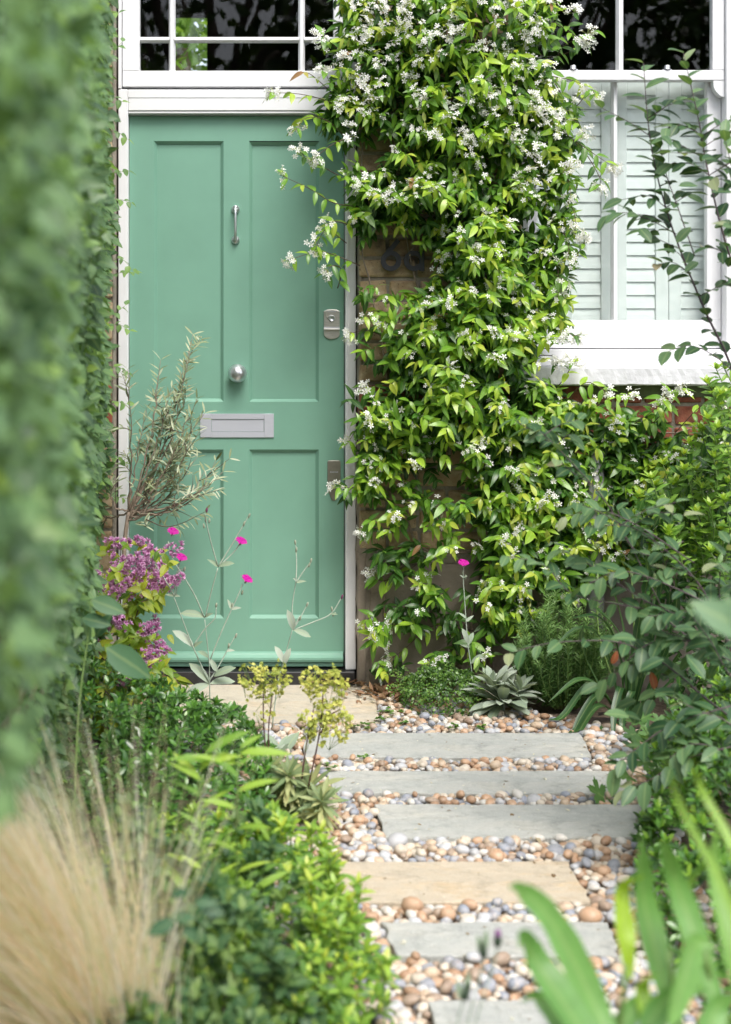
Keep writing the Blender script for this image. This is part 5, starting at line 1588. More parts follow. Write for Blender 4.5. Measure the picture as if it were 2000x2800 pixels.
def euphorbia(label, Yd, base, heads, stalks, clumps):
    pl = Plant('euphorbia', label, 'euphorbia', at(*base, Yd) * [1, 1, 0], 'yellow-flowered euphorbias by the path')
    for px, py, s in clumps:
        c = at(px, py, Yd + rng.normal(0, 0.04))
        whorl(pl, 'euph', c, (rng.normal(0, 0.1), -0.6, 0.8), 26, s, (20, 105), (0.0, 0.7), 0.15, 0.25, up=0.3)
        whorl(pl, 'euph', c + [0, 0.0, -0.025], (0, -0.3, 0.9), 22, s * 0.95, (70, 120), (0.1, 1.0), 0.2, 0.2, up=0.3)
        pl.stem(curve([at(*base, Yd), c], 5), 0.003, 'stem')
    for pts in stalks:
        P = curve([at(a, b, Yd) for a, b in pts], 12)
        pl.stem(P, np.linspace(0.0026, 0.0016, 12), 'stalk', 5)
    for px, py, rx, ry, n in heads:
        c = at(px, py, Yd)
        n = int(n * 0.75); u = rng.random(n); th_ = rng.uniform(0, 6.28, n)
        pos = c + np.stack([np.cos(th_) * np.sqrt(u) * rx * Yd / F, rng.normal(0, 0.012, n), np.sin(th_) * np.sqrt(u) * ry * Yd / F], 1)
        for q in range(3):
            m = rng.integers(0, 3, n) == q
            pl.leaf('bract%d' % q, pos[m], rng.normal(0, 0.5, (m.sum(), 3)) + [0, 0, 1], rng.normal(0, 0.4, (m.sum(), 3)) + [0, -0.6, 0.8], rng.uniform(0.8, 1.3, m.sum()), rng.random(m.sum()))
        for p in pos[::4]:
            pl.stem(curve([c - [0, 0, 0.04], p], 4), 0.0008, 'flower_stalk', 3)
    return pl.finish({'euph': 70, 'bract0': 30, 'bract1': 30, 'bract2': 30}, mats={'stem': M['lime_stem'], 'stalk': M['red_stem'], 'flower_stalk': M['green_stem']}, stuff_name='leaves')
euphorbia('variegated euphorbia with the left, smaller acid-yellow flower head in front of the landing slab', 3.88, (745, 2215), [(690, 1832, 34, 18, 14), (722, 1862, 42, 26, 30), (672, 1868, 18, 8, 8), (755, 1838, 32, 18, 16), (740, 1900, 50, 30, 16), (700, 1905, 40, 16, 6), (715, 1965, 40, 20, 8), (765, 1870, 22, 20, 8)],
          [[(738, 2130), (728, 2060), (721, 1960), (722, 1860)], [(738, 2130), (735, 2000), (745, 1900)]], [(742, 2105, 0.072), (705, 2150, 0.062), (725, 2205, 0.055)])
euphorbia('variegated euphorbia with the right, larger acid-yellow flower head beside the grey slab', 3.78, (840, 2265), [(880, 1850, 62, 22, 34), (850, 1880, 30, 16, 10), (900, 1895, 55, 30, 26), (880, 1950, 60, 35, 40), (860, 1985, 50, 30, 30), (940, 1945, 35, 22, 14), (900, 2010, 55, 26, 24), (835, 2020, 22, 12, 8), (935, 1860, 20, 10, 6), (925, 1985, 40, 30, 12)],
          [[(842, 2160), (868, 2040), (880, 1960), (885, 1870)], [(826, 2130), (838, 2040), (858, 1940)], [(876, 2010), (900, 1960), (930, 1940)]], [(845, 2150, 0.098), (790, 2120, 0.075), (880, 2190, 0.07), (770, 2200, 0.06), (820, 2200, 0.07)])

# ================================================================== groundcovers and shrubs
GLS = leaf_mat('glossy_green_leaf', [(0, (0.02, 0.065, 0.016)), (0.4, (0.045, 0.14, 0.024)), (0.75, (0.10, 0.26, 0.03)), (1, (0.26, 0.44, 0.04))], 0.28, 0.22, 0.6)
register('glossy', leaf_shape(0.36, 0.9, 0.6, 4, fold=0.25, droop=0.15), GLS)
BRT = leaf_mat('fresh_leaf', [(0, (0.06, 0.16, 0.03)), (0.5, (0.17, 0.34, 0.05)), (0.85, (0.36, 0.54, 0.07)), (1, (0.54, 0.62, 0.09))], 0.35, 0.35, 0.45)
register('fresh', leaf_shape(0.38, 0.8, 0.8, 4, fold=0.25, droop=0.2), BRT)
register('lance', leaf_shape(0.20, 0.7, 0.9, 5, fold=0.25, droop=0.3), BRT)

def mound(pl, kind, n, box, top, size, nl, var, spread=(15, 95), vin=None, layers=3, fade=0.12, axis=(0, -0.3, 1)):
    """whorls of leaves on a mound surface : box = (x0,x1,y0,y1) or polygon of ground points ; top(x,y) height"""
    x = rng.uniform(box[0], box[1], n); y = rng.uniform(box[2], box[3], n)
    z = top(x, y)
    ok = z > 0.0
    x, y, z = x[ok], y[ok], z[ok]
    z = np.maximum(0.005, z - np.abs(rng.normal(0, fade, len(z))) * (rng.random(len(z)) < 0.7))
    A = np.stack([rng.normal(axis[0], 0.35, len(x)), rng.normal(axis[1], 0.35, len(x)), np.full(len(x), axis[2])], 1)
    whorl(pl, kind, np.stack([x, y, z], 1), A, nl, size, spread, var, 0.25, 0.3, vin=vin)

def dome(cx, cy, rx, ry, h, wob=0.15):
    def f(x, y):
        r = ((x - cx) / rx) ** 2 + ((y - cy) / ry) ** 2
        w = 1 + wob * np.sin(x * 23 + y * 11) * np.cos(y * 19 - x * 7)
        return np.where(r < 1, h * np.sqrt(np.maximum(0, 1 - r)) * w, -1)
    return f

# dark glossy pittosporum left of the path
c = at(520, 2130, 4.05)
pt = Plant('low_shrub', 'dense low dark green glossy-leaved shrub beside the left edge of the landing slab', 'shrub', c * [1, 1, 0])
mound(pt, 'glossy', 950, (c[0] - 0.34, c[0] + 0.30, 3.2, 4.62), dome(c[0] - 0.02, 3.92, 0.29, 0.70, 0.25), 0.030, 9, (0.1, 0.7), vin=(0.4, 0.85))
for px, py, Yd in ((455, 1985, 4.45), (520, 1965, 4.5), (560, 1945, 4.5), (600, 1960, 4.5), (545, 2000, 4.4), (480, 2030, 4.3), (620, 2020, 4.4), (600, 2060, 4.3), (430, 2050, 4.3), (660, 2030, 4.4)):
    e = at(px, py, Yd)
    whorl(pt, 'glossy', e, (rng.normal(0, 0.2), -0.2, 1), 12, 0.050, (20, 80), (0.35, 0.8), 0.2, 0.5)
    pt.stem(curve([e * [1, 1, 0], e], 5), 0.0025, 'stem')
pt.finish({'glossy': 200}, mats={'stem': M['green_stem']})

# wiry dark growth at the foot of the hedge
c = at(330, 2080, 4.3)
lg = Plant('hedge_bottom_shrub', 'shaded tangle of dark green leaves at the foot of the hedge below the pink shrub', 'shrub', c * [1, 1, 0])
mound(lg, 'glossy', 700, (-1.1, -0.28, 3.2, 4.9), dome(-0.62, 4.1, 0.46, 0.95, 0.34), 0.034, 8, (0.0, 0.6), vin=(0.2, 0.8))
lg.finish({'glossy': 90})

# low lime-tipped shrub in the lower middle
c = at(830, 2500, 2.95)
ls_ = Plant('low_shrub', 'low lime-tipped evergreen shrub spreading over the left edge of the path at bottom centre', 'shrub', (c[0] - 0.08, 2.95, 0))
mound(ls_, 'fresh', 560, (-0.34, 0.27, 2.3, 3.35), lambda x, y: np.where((x < np.interp(y, [2.3, 2.6, 2.9, 3.2, 3.4, 3.75], [0.23, 0.22, 0.205, 0.13, 0.05, -0.05]) + 0.012 * np.sin(y * 40)), 0.175 * np.sqrt(np.clip((np.interp(y, [2.3, 2.9, 3.2, 3.4, 3.75], [0.245, 0.225, 0.15, 0.07, -0.03]) - x) / 0.14, 0, 1)) * (1 + 0.35 * np.sin(x * 38 + y * 21) * np.cos(y * 17 - x * 9)), -1), 0.033, 9, (0.0, 0.6), vin=(0.5, 1.0), fade=0.06)
whorl(ls_, 'glossy', np.array([at(700, 2440, 3.1), at(860, 2470, 3.05), at(940, 2560, 2.95), at(1000, 2640, 2.85), at(900, 2520, 2.95)]), (0.2, -0.3, 1), 10, 0.05, (40, 90), (0.2, 0.6))
for _ in range(34):
    y_ = rand(2.35, 3.3); x_ = np.interp(y_, [2.3, 2.9, 3.2, 3.4], [0.21, 0.195, 0.115, 0.04]) - rand(0.0, 0.14)
    e = np.array([x_, y_, rand(0.13, 0.23)])
    ls_.stem(curve([e * [1, 1, 0] + [0, 0, 0.03], e], 5), 0.0018, 'stem', 4)
    whorl(ls_, 'fresh', np.array([e, e - [0, 0, 0.018], e - [0, 0, 0.036]]), (rng.normal(0, 0.2), -0.2, 1), 6, 0.034, (15, 80), (0.4, 0.9), vin=(0.85, 1.0))
ls_.finish({'fresh': 120}, mats={'stem': M['green_stem']})

# loose mixed foliage nearer the camera
c = at(620, 2650, 2.3)
DUL = leaf_mat('dull_green_leaf', [(0, (0.03, 0.085, 0.035)), (0.5, (0.07, 0.16, 0.06)), (0.9, (0.20, 0.30, 0.06)), (1, (0.45, 0.34, 0.06))], 0.5, 0.3, 0.35)
register('dull', leaf_shape(0.55, 0.6, 0.8, 4, fold=0.2, droop=0.25), DUL)
mx_ = Plant('mixed_perennials', 'blurred grey-green leafy perennials at the bottom between feather grass and lime shrub', 'perennials', (c[0], 2.3, 0))
mound(mx_, 'dull', 420, (-0.30, 0.16, 1.95, 3.0), lambda x, y: np.where(x < np.interp(y, [1.9, 2.4, 3.0], [0.16, 0.13, 0.02]), 0.26 + 0.05 * np.sin(x * 20 + y * 9) - 0.9 * np.clip(x + 0.02, 0, 1), -1), 0.036, 8, (0.1, 0.85), fade=0.07)
mx_.finish({'dull': 60})

# fresh lance-leaved stems standing over them
ln = Plant('lance_leaved_plant', 'soft-focus bright green upright stems with lance-shaped leaves in the lower left middle', 'leafy plant', at(560, 2400, 2.75) * [1, 1, 0])
for pts in ([(560, 2640), (555, 2400), (550, 2200), (545, 2110)], [(650, 2600), (648, 2350), (650, 2150), (655, 2050)], [(500, 2600), (510, 2450), (520, 2350)], [(700, 2560), (690, 2430), (680, 2330)], [(600, 2650), (600, 2500), (605, 2420)]):
    P = curve([at(a, b, 2.7 + rng.normal(0, 0.06)) for a, b in pts], 14)
    ln.stem(P, np.linspace(0.0022, 0.0012, 14), 'stem', 5)
    along(ln, 'lance', P, 11, 0.075, 0.1, 1.0, 45, 0.1, (0.45, 1.0), (0, -0.5, 0.9))
for px, py, dx, dz, s in ((555, 2135, -0.75, 0.65, 0.075), (545, 2090, 0.9, 0.4, 0.085), (655, 2090, -0.8, 0.35, 0.09), (655, 2060, 0.9, 0.2, 0.10), (590, 2080, -0.9, 0.25, 0.09), (520, 2290, 0.8, -0.4, 0.05), (690, 2230, 0.6, -0.6, 0.06), (560, 2060, 0.6, 0.5, 0.1)):
    ln.leaf('lance', [at(px, py, 2.72)], [[dx, -0.2, dz]], [[0, -0.6, 0.8]], [s], rand(0.5, 0.85))
ln.finish(100, mats={'stem': M['green_stem']})

# bramble leaves, big and blurred, at the left
RUB = leaf_mat('blue_green_leaf', [(0, (0.035, 0.10, 0.05)), (0.6, (0.07, 0.17, 0.08)), (1, (0.14, 0.26, 0.13))], 0.5, 0.25, 0.35)
register('broad', leaf_shape(0.5, 0.7, 0.8, 5, fold=0.2, droop=0.2, ruf=0.06), RUB)
br = Plant('broad_leaved_weed', 'large blue-green leaf hanging blurred in front of the pink flowering shrub', 'leafy plant', (-0.55, 3.2, 0))
for px, py, Yd, dx, dz, s in ((290, 1770, 3.3, 0.85, -0.5, 0.125), (250, 1640, 3.3, 0.85, -0.25, 0.085), (262, 1740, 3.35, 0.3, 0.5, 0.07), (225, 1690, 3.3, 0.7, -0.1, 0.07)):
    br.leaf('broad', [at(px, py, Yd)], [[dx, -0.2, dz]], [[-0.2, -0.85, 0.5]], [s], rand(0.4, 0.9))
br.stem(curve([at(200, 2300, 3.2), at(215, 1950, 3.25), at(240, 1750, 3.3), at(250, 1640, 3.3)], 12), np.linspace(0.003, 0.0015, 12), 'stem')
br.finish(100, mats={'stem': M['green_stem']})
br = Plant('broad_leaved_weed', 'sprig of dark rounded leaves blurred in front of the feather grass', 'leafy plant', (-0.12, 1.85, 0))
for px, py, dx, dz, s in ((480, 2520, -1, -0.3, 0.040), (475, 2510, 0.5, 0.1, 0.030), (500, 2530, 0.6, -0.5, 0.030), (530, 2470, 0.8, 0.1, 0.03), (470, 2450, 0.6, 0.3, 0.025), (545, 2480, 0.8, -0.1, 0.035)):
    br.leaf('broad', [at(px, py, 1.85)], [[dx, -0.2, dz]], [[-0.1, -0.8, 0.6]], [s], rand(0.0, 0.4))
br.stem(curve([at(640, 3200, 1.85), at(600, 2800, 1.85), at(540, 2600, 1.85), at(480, 2500, 1.85)], 12), np.linspace(0.002, 0.001, 12), 'stem')
br.finish(100, mats={'stem': M['green_stem']})

# ================================================================== feather grass
def grass(name, label, base, n, L, fan, mat, part='blades', cat='ornamental grass', width=0.0009, lean=(0, 0), droop=0.4, var=None, seg=7):
    root = empty(name, base, label, cat)
    t = np.linspace(0, 1, seg + 1)
    th_ = rng.uniform(0, 6.28, n); inc = np.abs(rng.normal(0, fan, n)).clip(0, 1.9 * fan)
    dx = np.sin(inc) * np.cos(th_) + lean[0]; dy = np.sin(inc) * np.sin(th_) + lean[1]; dz = np.cos(inc)
    D = nrmz(np.stack([dx, dy, dz], 1))
    LL = L * rng.uniform(0.6, 1.08, n)
    b0 = np.stack([rng.normal(0, 0.03, n), rng.normal(0, 0.03, n), np.zeros(n)], 1)
    horiz = nrmz(D * [1, 1, 0] + rng.normal(0, 0.05, (n, 3)) * [1, 1, 0])
    dr = droop * rng.uniform(0.5, 1.5, n)
    P = b0[:, None] + (D * LL[:, None])[:, None] * t[None, :, None]
    P = P + horiz[:, None] * (dr * LL * 0.35)[:, None, None] * (t ** 2)[None, :, None]
    P[:, :, 2] -= (dr * LL * 0.42)[:, None] * (t ** 2.4)[None]
    wv = nrmz(np.cross(D, rng.normal(0, 1, (n, 3)) + [0, 1.5, 0]))
    w = width * (1 - 0.85 * t)
    A = P - wv[:, None] * w[None, :, None]; B = P + wv[:, None] * w[None, :, None]
    V = np.stack([A, B], 2).reshape(-1, 3)
    i = (np.arange(n) * (seg + 1) * 2)[:, None] + np.arange(seg)[None] * 2
    Q = np.stack([i, i + 1, i + 3, i + 2], -1).reshape(-1, 4)
    vv = np.repeat(rng.random(n) if var is None else rng.uniform(*var, n), (seg + 1) * 2)
    o = link(part, mesh(part, V, [Q], mat, True, vv), root)
    o['kind'] = 'stuff'
    return root
STP = petal_mat('blond_grass', [(0, (0.50, 0.58, 0.26)), (0.22, (0.76, 0.72, 0.42)), (0.42, (0.86, 0.67, 0.45)), (0.65, (0.91, 0.80, 0.58)), (1, (0.95, 0.91, 0.80))], 0.6, 0.6)
b = at(350, 3060, 2.12)
grass('feather_grass', 'blond feather grass fountaining in soft focus at the bottom left corner', (b[0], 2.12, max(0.0, b[2])), 2700, 0.66, 0.25, STP, lean=(-0.34, -0.05), droop=0.42, width=0.0014)
b = at(90, 3060, 2.05)
grass('feather_grass', 'second blond feather grass clump cut off by the left edge, leaning out of the photo', (b[0], 2.1, max(0.0, b[2])), 1600, 0.52, 0.26, STP, lean=(-0.5, -0.05), droop=0.5, width=0.0009)
LGR = petal_mat('green_grass_blade', [(0, (0.06, 0.15, 0.03)), (1, (0.20, 0.32, 0.08))], 0.3, 0.5)
b = at(520, 2900, 2.7)
grass('grass_tuft', 'thin pale green grass stems rising at the right side of the feather grass', (b[0], 2.6, 0), 110, 0.36, 0.22, LGR, lean=(0.0, 0.0), droop=0.2, width=0.0012)
b = at(420, 2330, 3.55)
grass('grass_tuft', 'tuft of thin green grass under the glossy low shrub on the left', (b[0], 3.5, 0), 500, 0.22, 0.6, LGR, lean=(0.1, 0), droop=0.5, width=0.0013)

# ================================================================== wire vine on the pebbles
WV = leaf_mat('tiny_round_leaf', [(0, (0.03, 0.085, 0.02)), (0.5, (0.07, 0.17, 0.03)), (1, (0.18, 0.33, 0.05))], 0.35, 0.25, 0.5)
register('tiny', leaf_shape(0.9, 0.45, 0.45, 3, fold=0.15, droop=0.1), WV)
wv_ = Plant('creeping_wire_vine', 'mound of tiny round green leaves creeping over the pebbles below the wall', 'groundcover', (0.66, 5.12, 0))
cx_, cy_ = (1215 - CX) * 5.1 / F, 5.14
n = 5200
r_ = np.sqrt(rng.random(n)); th_ = rng.uniform(0, 6.28, n)
x = cx_ + r_ * np.cos(th_) * 0.16; y = cy_ + r_ * np.sin(th_) * 0.22
z = (0.125 * np.sqrt(np.maximum(0, 1 - r_ ** 2)) * (1 + 0.25 * np.sin(x * 40) * np.cos(y * 35)) - np.abs(rng.normal(0, 0.012, n))).clip(0.003, 1)
wv_.leaf('tiny', np.stack([x, y, z], 1), rng.normal(0, 1, (n, 3)) + [0, -0.2, 0], rng.normal(0, 0.4, (n, 3)) + [0, -0.5, 0.9], rng.uniform(0.006, 0.0115, n), rng.random(n))
for _ in range(40):
    a = rand(0, 6.28); L = rand(0.03, 0.10)
    s0 = np.array([cx_ + math.cos(a) * 0.13, cy_ + math.sin(a) * 0.17 - 0.01, rand(0.01, 0.06)])
    e = s0 + np.array([math.cos(a) * L, math.sin(a) * L, rand(0.0, 0.07)])
    P = curve([s0, (s0 + e) / 2 + [0, 0, 0.02], e], 8)
    wv_.stem(P, 0.0006, 'stem', 3)
    along(wv_, 'tiny', P, 12, 0.010, 0.1, 1, 70, 0, (0.4, 1))
wv_.finish({'tiny': 0}, mats={'stem': M['red_stem']})
wd = Plant('small_weeds', 'tiny green seedlings growing among the pebbles along the landing slab', 'weeds', (0.2, 4.82, 0))
sp = np.array([[(px - CX) * gY(py) / F, gY(py), 0.012] for px, py in ((1010, 1990), (970, 1995), (1060, 1950), (1090, 1960), (1110, 1985), (1240, 1998), (1320, 2000), (905, 2110), (1050, 1975), (1000, 2085), (700, 2000), (1620, 2170))])
for s_ in sp:
    whorl(wd, 'tiny', s_ + rng.normal(0, 0.012, (5, 3)) * [1, 1, 0.3], (0, 0, 1), 5, 0.013, (40, 85), (0.3, 1.0))
wd.finish({'tiny': 0})

# ================================================================== rosemary
ROS = leaf_mat('rosemary_needle', [(0, (0.035, 0.095, 0.022)), (0.6, (0.08, 0.19, 0.04)), (1, (0.20, 0.34, 0.10))], 0.5, 0.12, 0.35)
register('needle', leaf_shape(0.17, 0.4, 0.4, 2, fold=0.3, droop=0.1), ROS, 'needle')
rb = at(1545, 1968, 5.08)
ros = Plant('rosemary_bush', 'upright dark green rosemary bush with needle leaves beside the silver rosette', 'rosemary', rb * [1, 1, 0])
for _ in range(120):
    e = at(rand(1425, 1660), 0, 5.08); h = rand(0.22, 0.42)
    top_x = rand(-0.17, 0.15); dep = rand(-0.14, 0.12)
    h *= 1 - 0.5 * abs(top_x) / 0.17 * rand(0.3, 1)
    s0 = np.array([rb[0] + top_x * 0.25, 5.08 + dep * 0.3, 0.0])
    e = np.array([rb[0] + top_x, 5.08 + dep, h])
    e = e + [rng.normal(0, 0.02), rng.normal(0, 0.02), 0]
    P = curve([s0, s0 + (e - s0) * [rand(0.3, 1.1), 0.7, 0.4], s0 + (e - s0) * [rand(0.7, 1.2), 0.9, 0.75], e], 20)
    ros.stem(P, np.linspace(0.0022, 0.001, 20), 'stem', 4)
    along(ros, 'needle', P, 120, 0.027, 0.04, 1.0, 52, 0, (0.05, 0.7), (0, -0.3, 1), roll=2.4, tipvar=(0.5, 1.0))
ros.finish({'needle': 0}, mats={'stem': M['green_stem']})

# ================================================================== agapanthus straps
AGA = leaf_mat('strap_leaf', [(0, (0.018, 0.06, 0.018)), (0.6, (0.04, 0.11, 0.03)), (1, (0.09, 0.18, 0.06))], 0.36, 0.2, 0.45)
def strap(par, off, P, w, name='leaf', mat=None, v=0.5, upv=(0, -0.4, 1), wprof=None):
    P = np.asarray(P); n = len(P); t = np.linspace(0, 1, n)
    T = nrmz(np.gradient(P, axis=0))
    S = nrmz(np.cross(T, np.array(upv, float)) + 1e-5); N_ = np.cross(S, T)
    ww = w * (wprof(t) if wprof else np.clip(np.minimum(0.55 + t * 1.2, (1 - t) * 3.0), 0, 1) ** 0.8)
    V = np.stack([P - S * ww[:, None] + N_ * ww[:, None] * 0.35, P, P + S * ww[:, None] + N_ * ww[:, None] * 0.35], 1).reshape(-1, 3) - np.array(off)
    i = np.arange(n - 1)[:, None] * 3 + np.arange(2)[None]
    Q = np.stack([i, i + 1, i + 4, i + 3], -1).reshape(-1, 4)
    return link(name, mesh(name, V, [Q], mat, True, np.full(len(V), v), np.tile([0.0, 1.0, 0.0], n)), par)
ab = np.array([1.18, 4.85, 0.0])
ag = empty('agapanthus', ab, 'agapanthus clump with long arching dark green strap leaves on the right of the path', 'agapanthus')
lv = [[(1700, 1960), (1640, 1900), (1590, 1960), (1553, 2040)], [(1700, 1970), (1640, 1930), (1590, 1990), (1568, 2065)], [(1700, 1960), (1620, 1870), (1540, 1960), (1500, 1968)],
      [(1705, 1960), (1700, 1880), (1680, 1950), (1676, 2050)], [(1710, 1965), (1730, 1890), (1702, 1970), (1712, 2045)], [(1715, 1960), (1700, 1750), (1600, 1640), (1500, 1560)],
      [(1720, 1960), (1740, 1750), (1770, 1590), (1768, 1525)], [(1730, 1960), (1780, 1760), (1810, 1600), (1808, 1550)], [(1735, 1960), (1760, 1700), (1790, 1600), (1745, 1590)], [(1740, 1960), (1700, 1700), (1660, 1600), (1590, 1630)],
      [(1745, 1960), (1830, 1750), (1850, 1650), (1845, 1560)], [(1750, 1960), (1850, 1850), (1930, 1800), (1990, 1850)], [(1700, 1960), (1650, 1760), (1580, 1720), (1490, 1800)], [(1760, 1965), (1800, 1900), (1850, 1960), (1870, 2050)],
      [(1690, 1960), (1640, 1880), (1580, 1860), (1500, 1920)], [(1770, 1960), (1820, 1800), (1900, 1700), (1960, 1720)], [(1720, 1965), (1700, 1850), (1730, 1800), (1780, 1830)], [(1710, 1975), (1690, 2000), (1655, 2020), (1640, 2060)],
      [(1755, 1975), (1770, 1940), (1765, 2000), (1760, 2070)], [(1690, 1965), (1610, 1820), (1590, 1750), (1600, 1700)], [(1740, 1970), (1750, 1850), (1810, 1760), (1880, 1780)], [(1725, 1965), (1690, 1780), (1640, 1690), (1560, 1690)]]
for pts in lv:
    dz_ = rng.normal(0, 0.05)
    P = curve([at(a, b, 4.85 - 0.05 * i + dz_ * i / 3) for i, (a, b) in enumerate(pts)], 14)
    P[:, 2] = np.maximum(P[:, 2], 0.003)
    strap(ag, ab, P, rand(0.009, 0.014), 'leaf', AGA, rand(0.1, 0.9))
for px, py in ((1635, 1545), (1790, 1570), (1728, 1560)):
    m = MB().tube(curve([at(1720, 1960, 4.9), at(px + 6, 1750, 4.92), at(px, py + 20, 4.92)], 10), 0.003, 6)
    m.build('flower_stem', M['green_stem'], ag, True)
    m = MB().add(ico(1)[0] * [0.006, 0.006, 0.016] + at(px, py + 8, 4.92), (), ico(1)[1])
    m.build('bud', M['lime_stem'], ag, True)

# ================================================================== bushes at the right edge
bb = at(1960, 1500, 5.0)
ch = Plant('evergreen_bush', 'bright green evergreen bush with upright leafy shoots at the right edge under the window sill', 'bush', (1.72, 5.02, 0))
shx = [(1905, 1290), (1950, 1240), (1985, 1180), (1955, 1060), (1990, 1100), (1890, 1350), (1930, 1330), (1970, 1300), (1850, 1400), (1905, 1400), (1945, 1380), (1985, 1360), (1830, 1460), (1880, 1470), (1925, 1450), (1970, 1440), (1800, 1390), (1780, 1440), (1760, 1360), (1870, 1230), (1925, 1190), (1990, 1240), (1990, 1500), (1950, 1520), (1900, 1530), (1840, 1330), (1975, 1010), (1955, 1100), (2010, 1150), (1965, 1150), (1810, 1300), (1860, 1300)]
for px, py in shx * 2:
    px, py = px + rng.normal(0, 14), py + rng.normal(0, 14)
    Yd = rand(4.75, 5.1)
    e = at(px, py, Yd)
    s0 = e + np.array([rand(0.0, 0.08), rand(0, 0.06), -0.15])
    P = curve([s0, (s0 + e) / 2 + [0.01, 0, 0], e], 8)
    ch.stem(P, 0.0022, 'stem', 4)
    along(ch, 'fresh', P, 12, 0.052, 0.1, 0.95, 60, 0.05, (0.2, 0.65), (0, -0.4, 0.9), roll=2.4)
    whorl(ch, 'fresh', e, (0.0, -0.25, 1), 8, 0.042, (10, 60), (0.5, 0.8), vin=(0.8, 1.0))
n = 1700
x = rng.uniform(1700, 2050, n); y = rng.uniform(1180, 1960, n)
ok = inpoly(x, y, [(1980, 1150), (2050, 1100), (2050, 1960), (1860, 1960), (1800, 1700), (1770, 1600), (1740, 1480), (1720, 1380), (1850, 1300)])
x, y = x[ok], y[ok]; Yv = rng.uniform(4.85, 5.25, len(x))
ch.leaf('glossy', np.stack([(x - CX) * Yv / F, Yv, CH - (y - HY) * Yv / F], 1), rng.normal(0, 0.7, (len(x), 3)) + [0, -0.5, 0], rng.normal(0, 0.35, (len(x), 3)) + [0, -0.5, 0.8], 0.055, rng.uniform(0, 0.5, len(x)))
ch.finish({'fresh': 180}, mats={'stem': M['green_stem']})

c = at(1850, 2330, 3.6)
bx = Plant('low_shrub', 'dense dark small-leaved shrub lining the right edge of the path beside the buff slab', 'shrub', (c[0] + 0.12, 3.55, 0))
mound(bx, 'glossy', 1500, (0.78, 1.65, 2.6, 4.3), lambda x, y: np.where(x > np.interp(y, [2.6, 3.0, 3.4, 3.9, 4.3], [0.86, 0.81, 0.89, 1.05, 1.18]), 0.30 * np.sqrt(np.clip((x - np.interp(y, [2.6, 3.0, 3.4, 3.9, 4.3], [0.85, 0.80, 0.88, 1.04, 1.17])) / 0.2, 0, 1)) * (1 + 0.2 * np.sin(x * 17 + y * 13)), -1), 0.034, 10, (0.15, 0.75), vin=(0.6, 1.0), fade=0.08)
bx.finish({'glossy': 120})
# red-orange tinted leaves in it
red_m = leaf_mat('red_tinted_leaf', [(0, (0.30, 0.05, 0.025)), (0.5, (0.45, 0.12, 0.05)), (1, (0.50, 0.30, 0.06))], 0.45, 0.3)
register('redleaf', leaf_shape(0.4, 0.7, 0.8, 4), red_m)
rd = Plant('red_leaved_sprig', 'sprig of small red-orange leaves showing above the dark shrub on the right', 'leafy plant', (1.06, 3.4, 0))
for px, py in ((1880, 2200), (1900, 2220), (1930, 2190), (1860, 2215), (1950, 2230), (1905, 2180), (1880, 2240)):
    e = at(px, py, 3.45)
    whorl(rd, 'redleaf', e, (0, -0.4, 1), 6, 0.024, (30, 90), (0, 1))
    rd.stem(curve([np.array([1.06, 3.45, 0.02]), e], 6), 0.0015, 'stem', 4)
rd.finish(100, mats={'stem': M['red_stem']})

# geranium leaves over the slabs
ger_pts = []
for k in range(5):
    a = math.radians(90 + (k - 2) * 62)
    for da, r in ((-24, 0.55), (-15, 0.80), (-7, 0.76), (0, 1.0), (7, 0.76), (15, 0.80), (24, 0.55)):
        b_ = a + math.radians(da); ger_pts.append((r * 0.62 * math.cos(b_), 0.38 + r * 0.62 * math.sin(b_)))
    am_ = a + math.radians(31); ger_pts.append((0.22 * math.cos(am_) * 0.9, 0.38 + 0.22 * math.sin(am_) * 0.9)) if k < 4 else None
ger_pts = [(0.0, 0.12)] + ger_pts
gm = leaf_mat('geranium_leaf_green', [(0, (0.04, 0.11, 0.03)), (1, (0.12, 0.25, 0.06))], 0.5, 0.25)
register('geranium', fan_shape(ger_pts, 0.1, 0.08), gm)
ge = Plant('geranium', 'hardy geranium with deeply cut green leaves reaching over the ends of the grey slabs', 'geranium', (1.17, 4.1, 0))
for px, py, s in ((1658, 2185, 0.085), (1700, 2225, 0.07), (1725, 2120, 0.06), (1760, 2040, 0.075), (1690, 2205, 0.05), (1785, 2080, 0.07), (1735, 2250, 0.06), (1800, 2130, 0.07), (1745, 2005, 0.06), (1825, 2180, 0.07), (1650, 2205, 0.04)):
    e = at(px, py, 4.0)
    ge.leaf('geranium', [e], [[rng.normal(-0.4, 0.3), -0.5, rng.normal(0.2, 0.3)]], [[0, -0.7, 0.8]], [s], rand(0.1, 1))
    ge.stem(curve([np.array([1.17, 4.05, 0.0]), e + [0.03, 0.03, 0.0], e], 8), 0.0013, 'stem', 4)
whorl(ge, 'geranium', np.stack([rng.uniform(1.12, 1.4, 26), rng.uniform(3.95, 4.5, 26), rng.uniform(0.03, 0.13, 26)], 1), (0, -0.3, 1), 3, 0.06, (40, 90), (0, 0.8))
ge.finish(100, mats={'stem': M['green_stem']})
fm = petal_mat('blue_petal', [(0, (0.04, 0.10, 0.45)), (1, (0.10, 0.2, 0.6))])
register('bluef', (lambda s: (s[0], s[1], s[2]))(mag_flower(9)), fm, 'flower', None, False)
fb = Plant('forget_me_not', 'small forget-me-not with tiny blue flowers in the shade under the agapanthus', 'forget-me-not', (1.3, 4.55, 0))
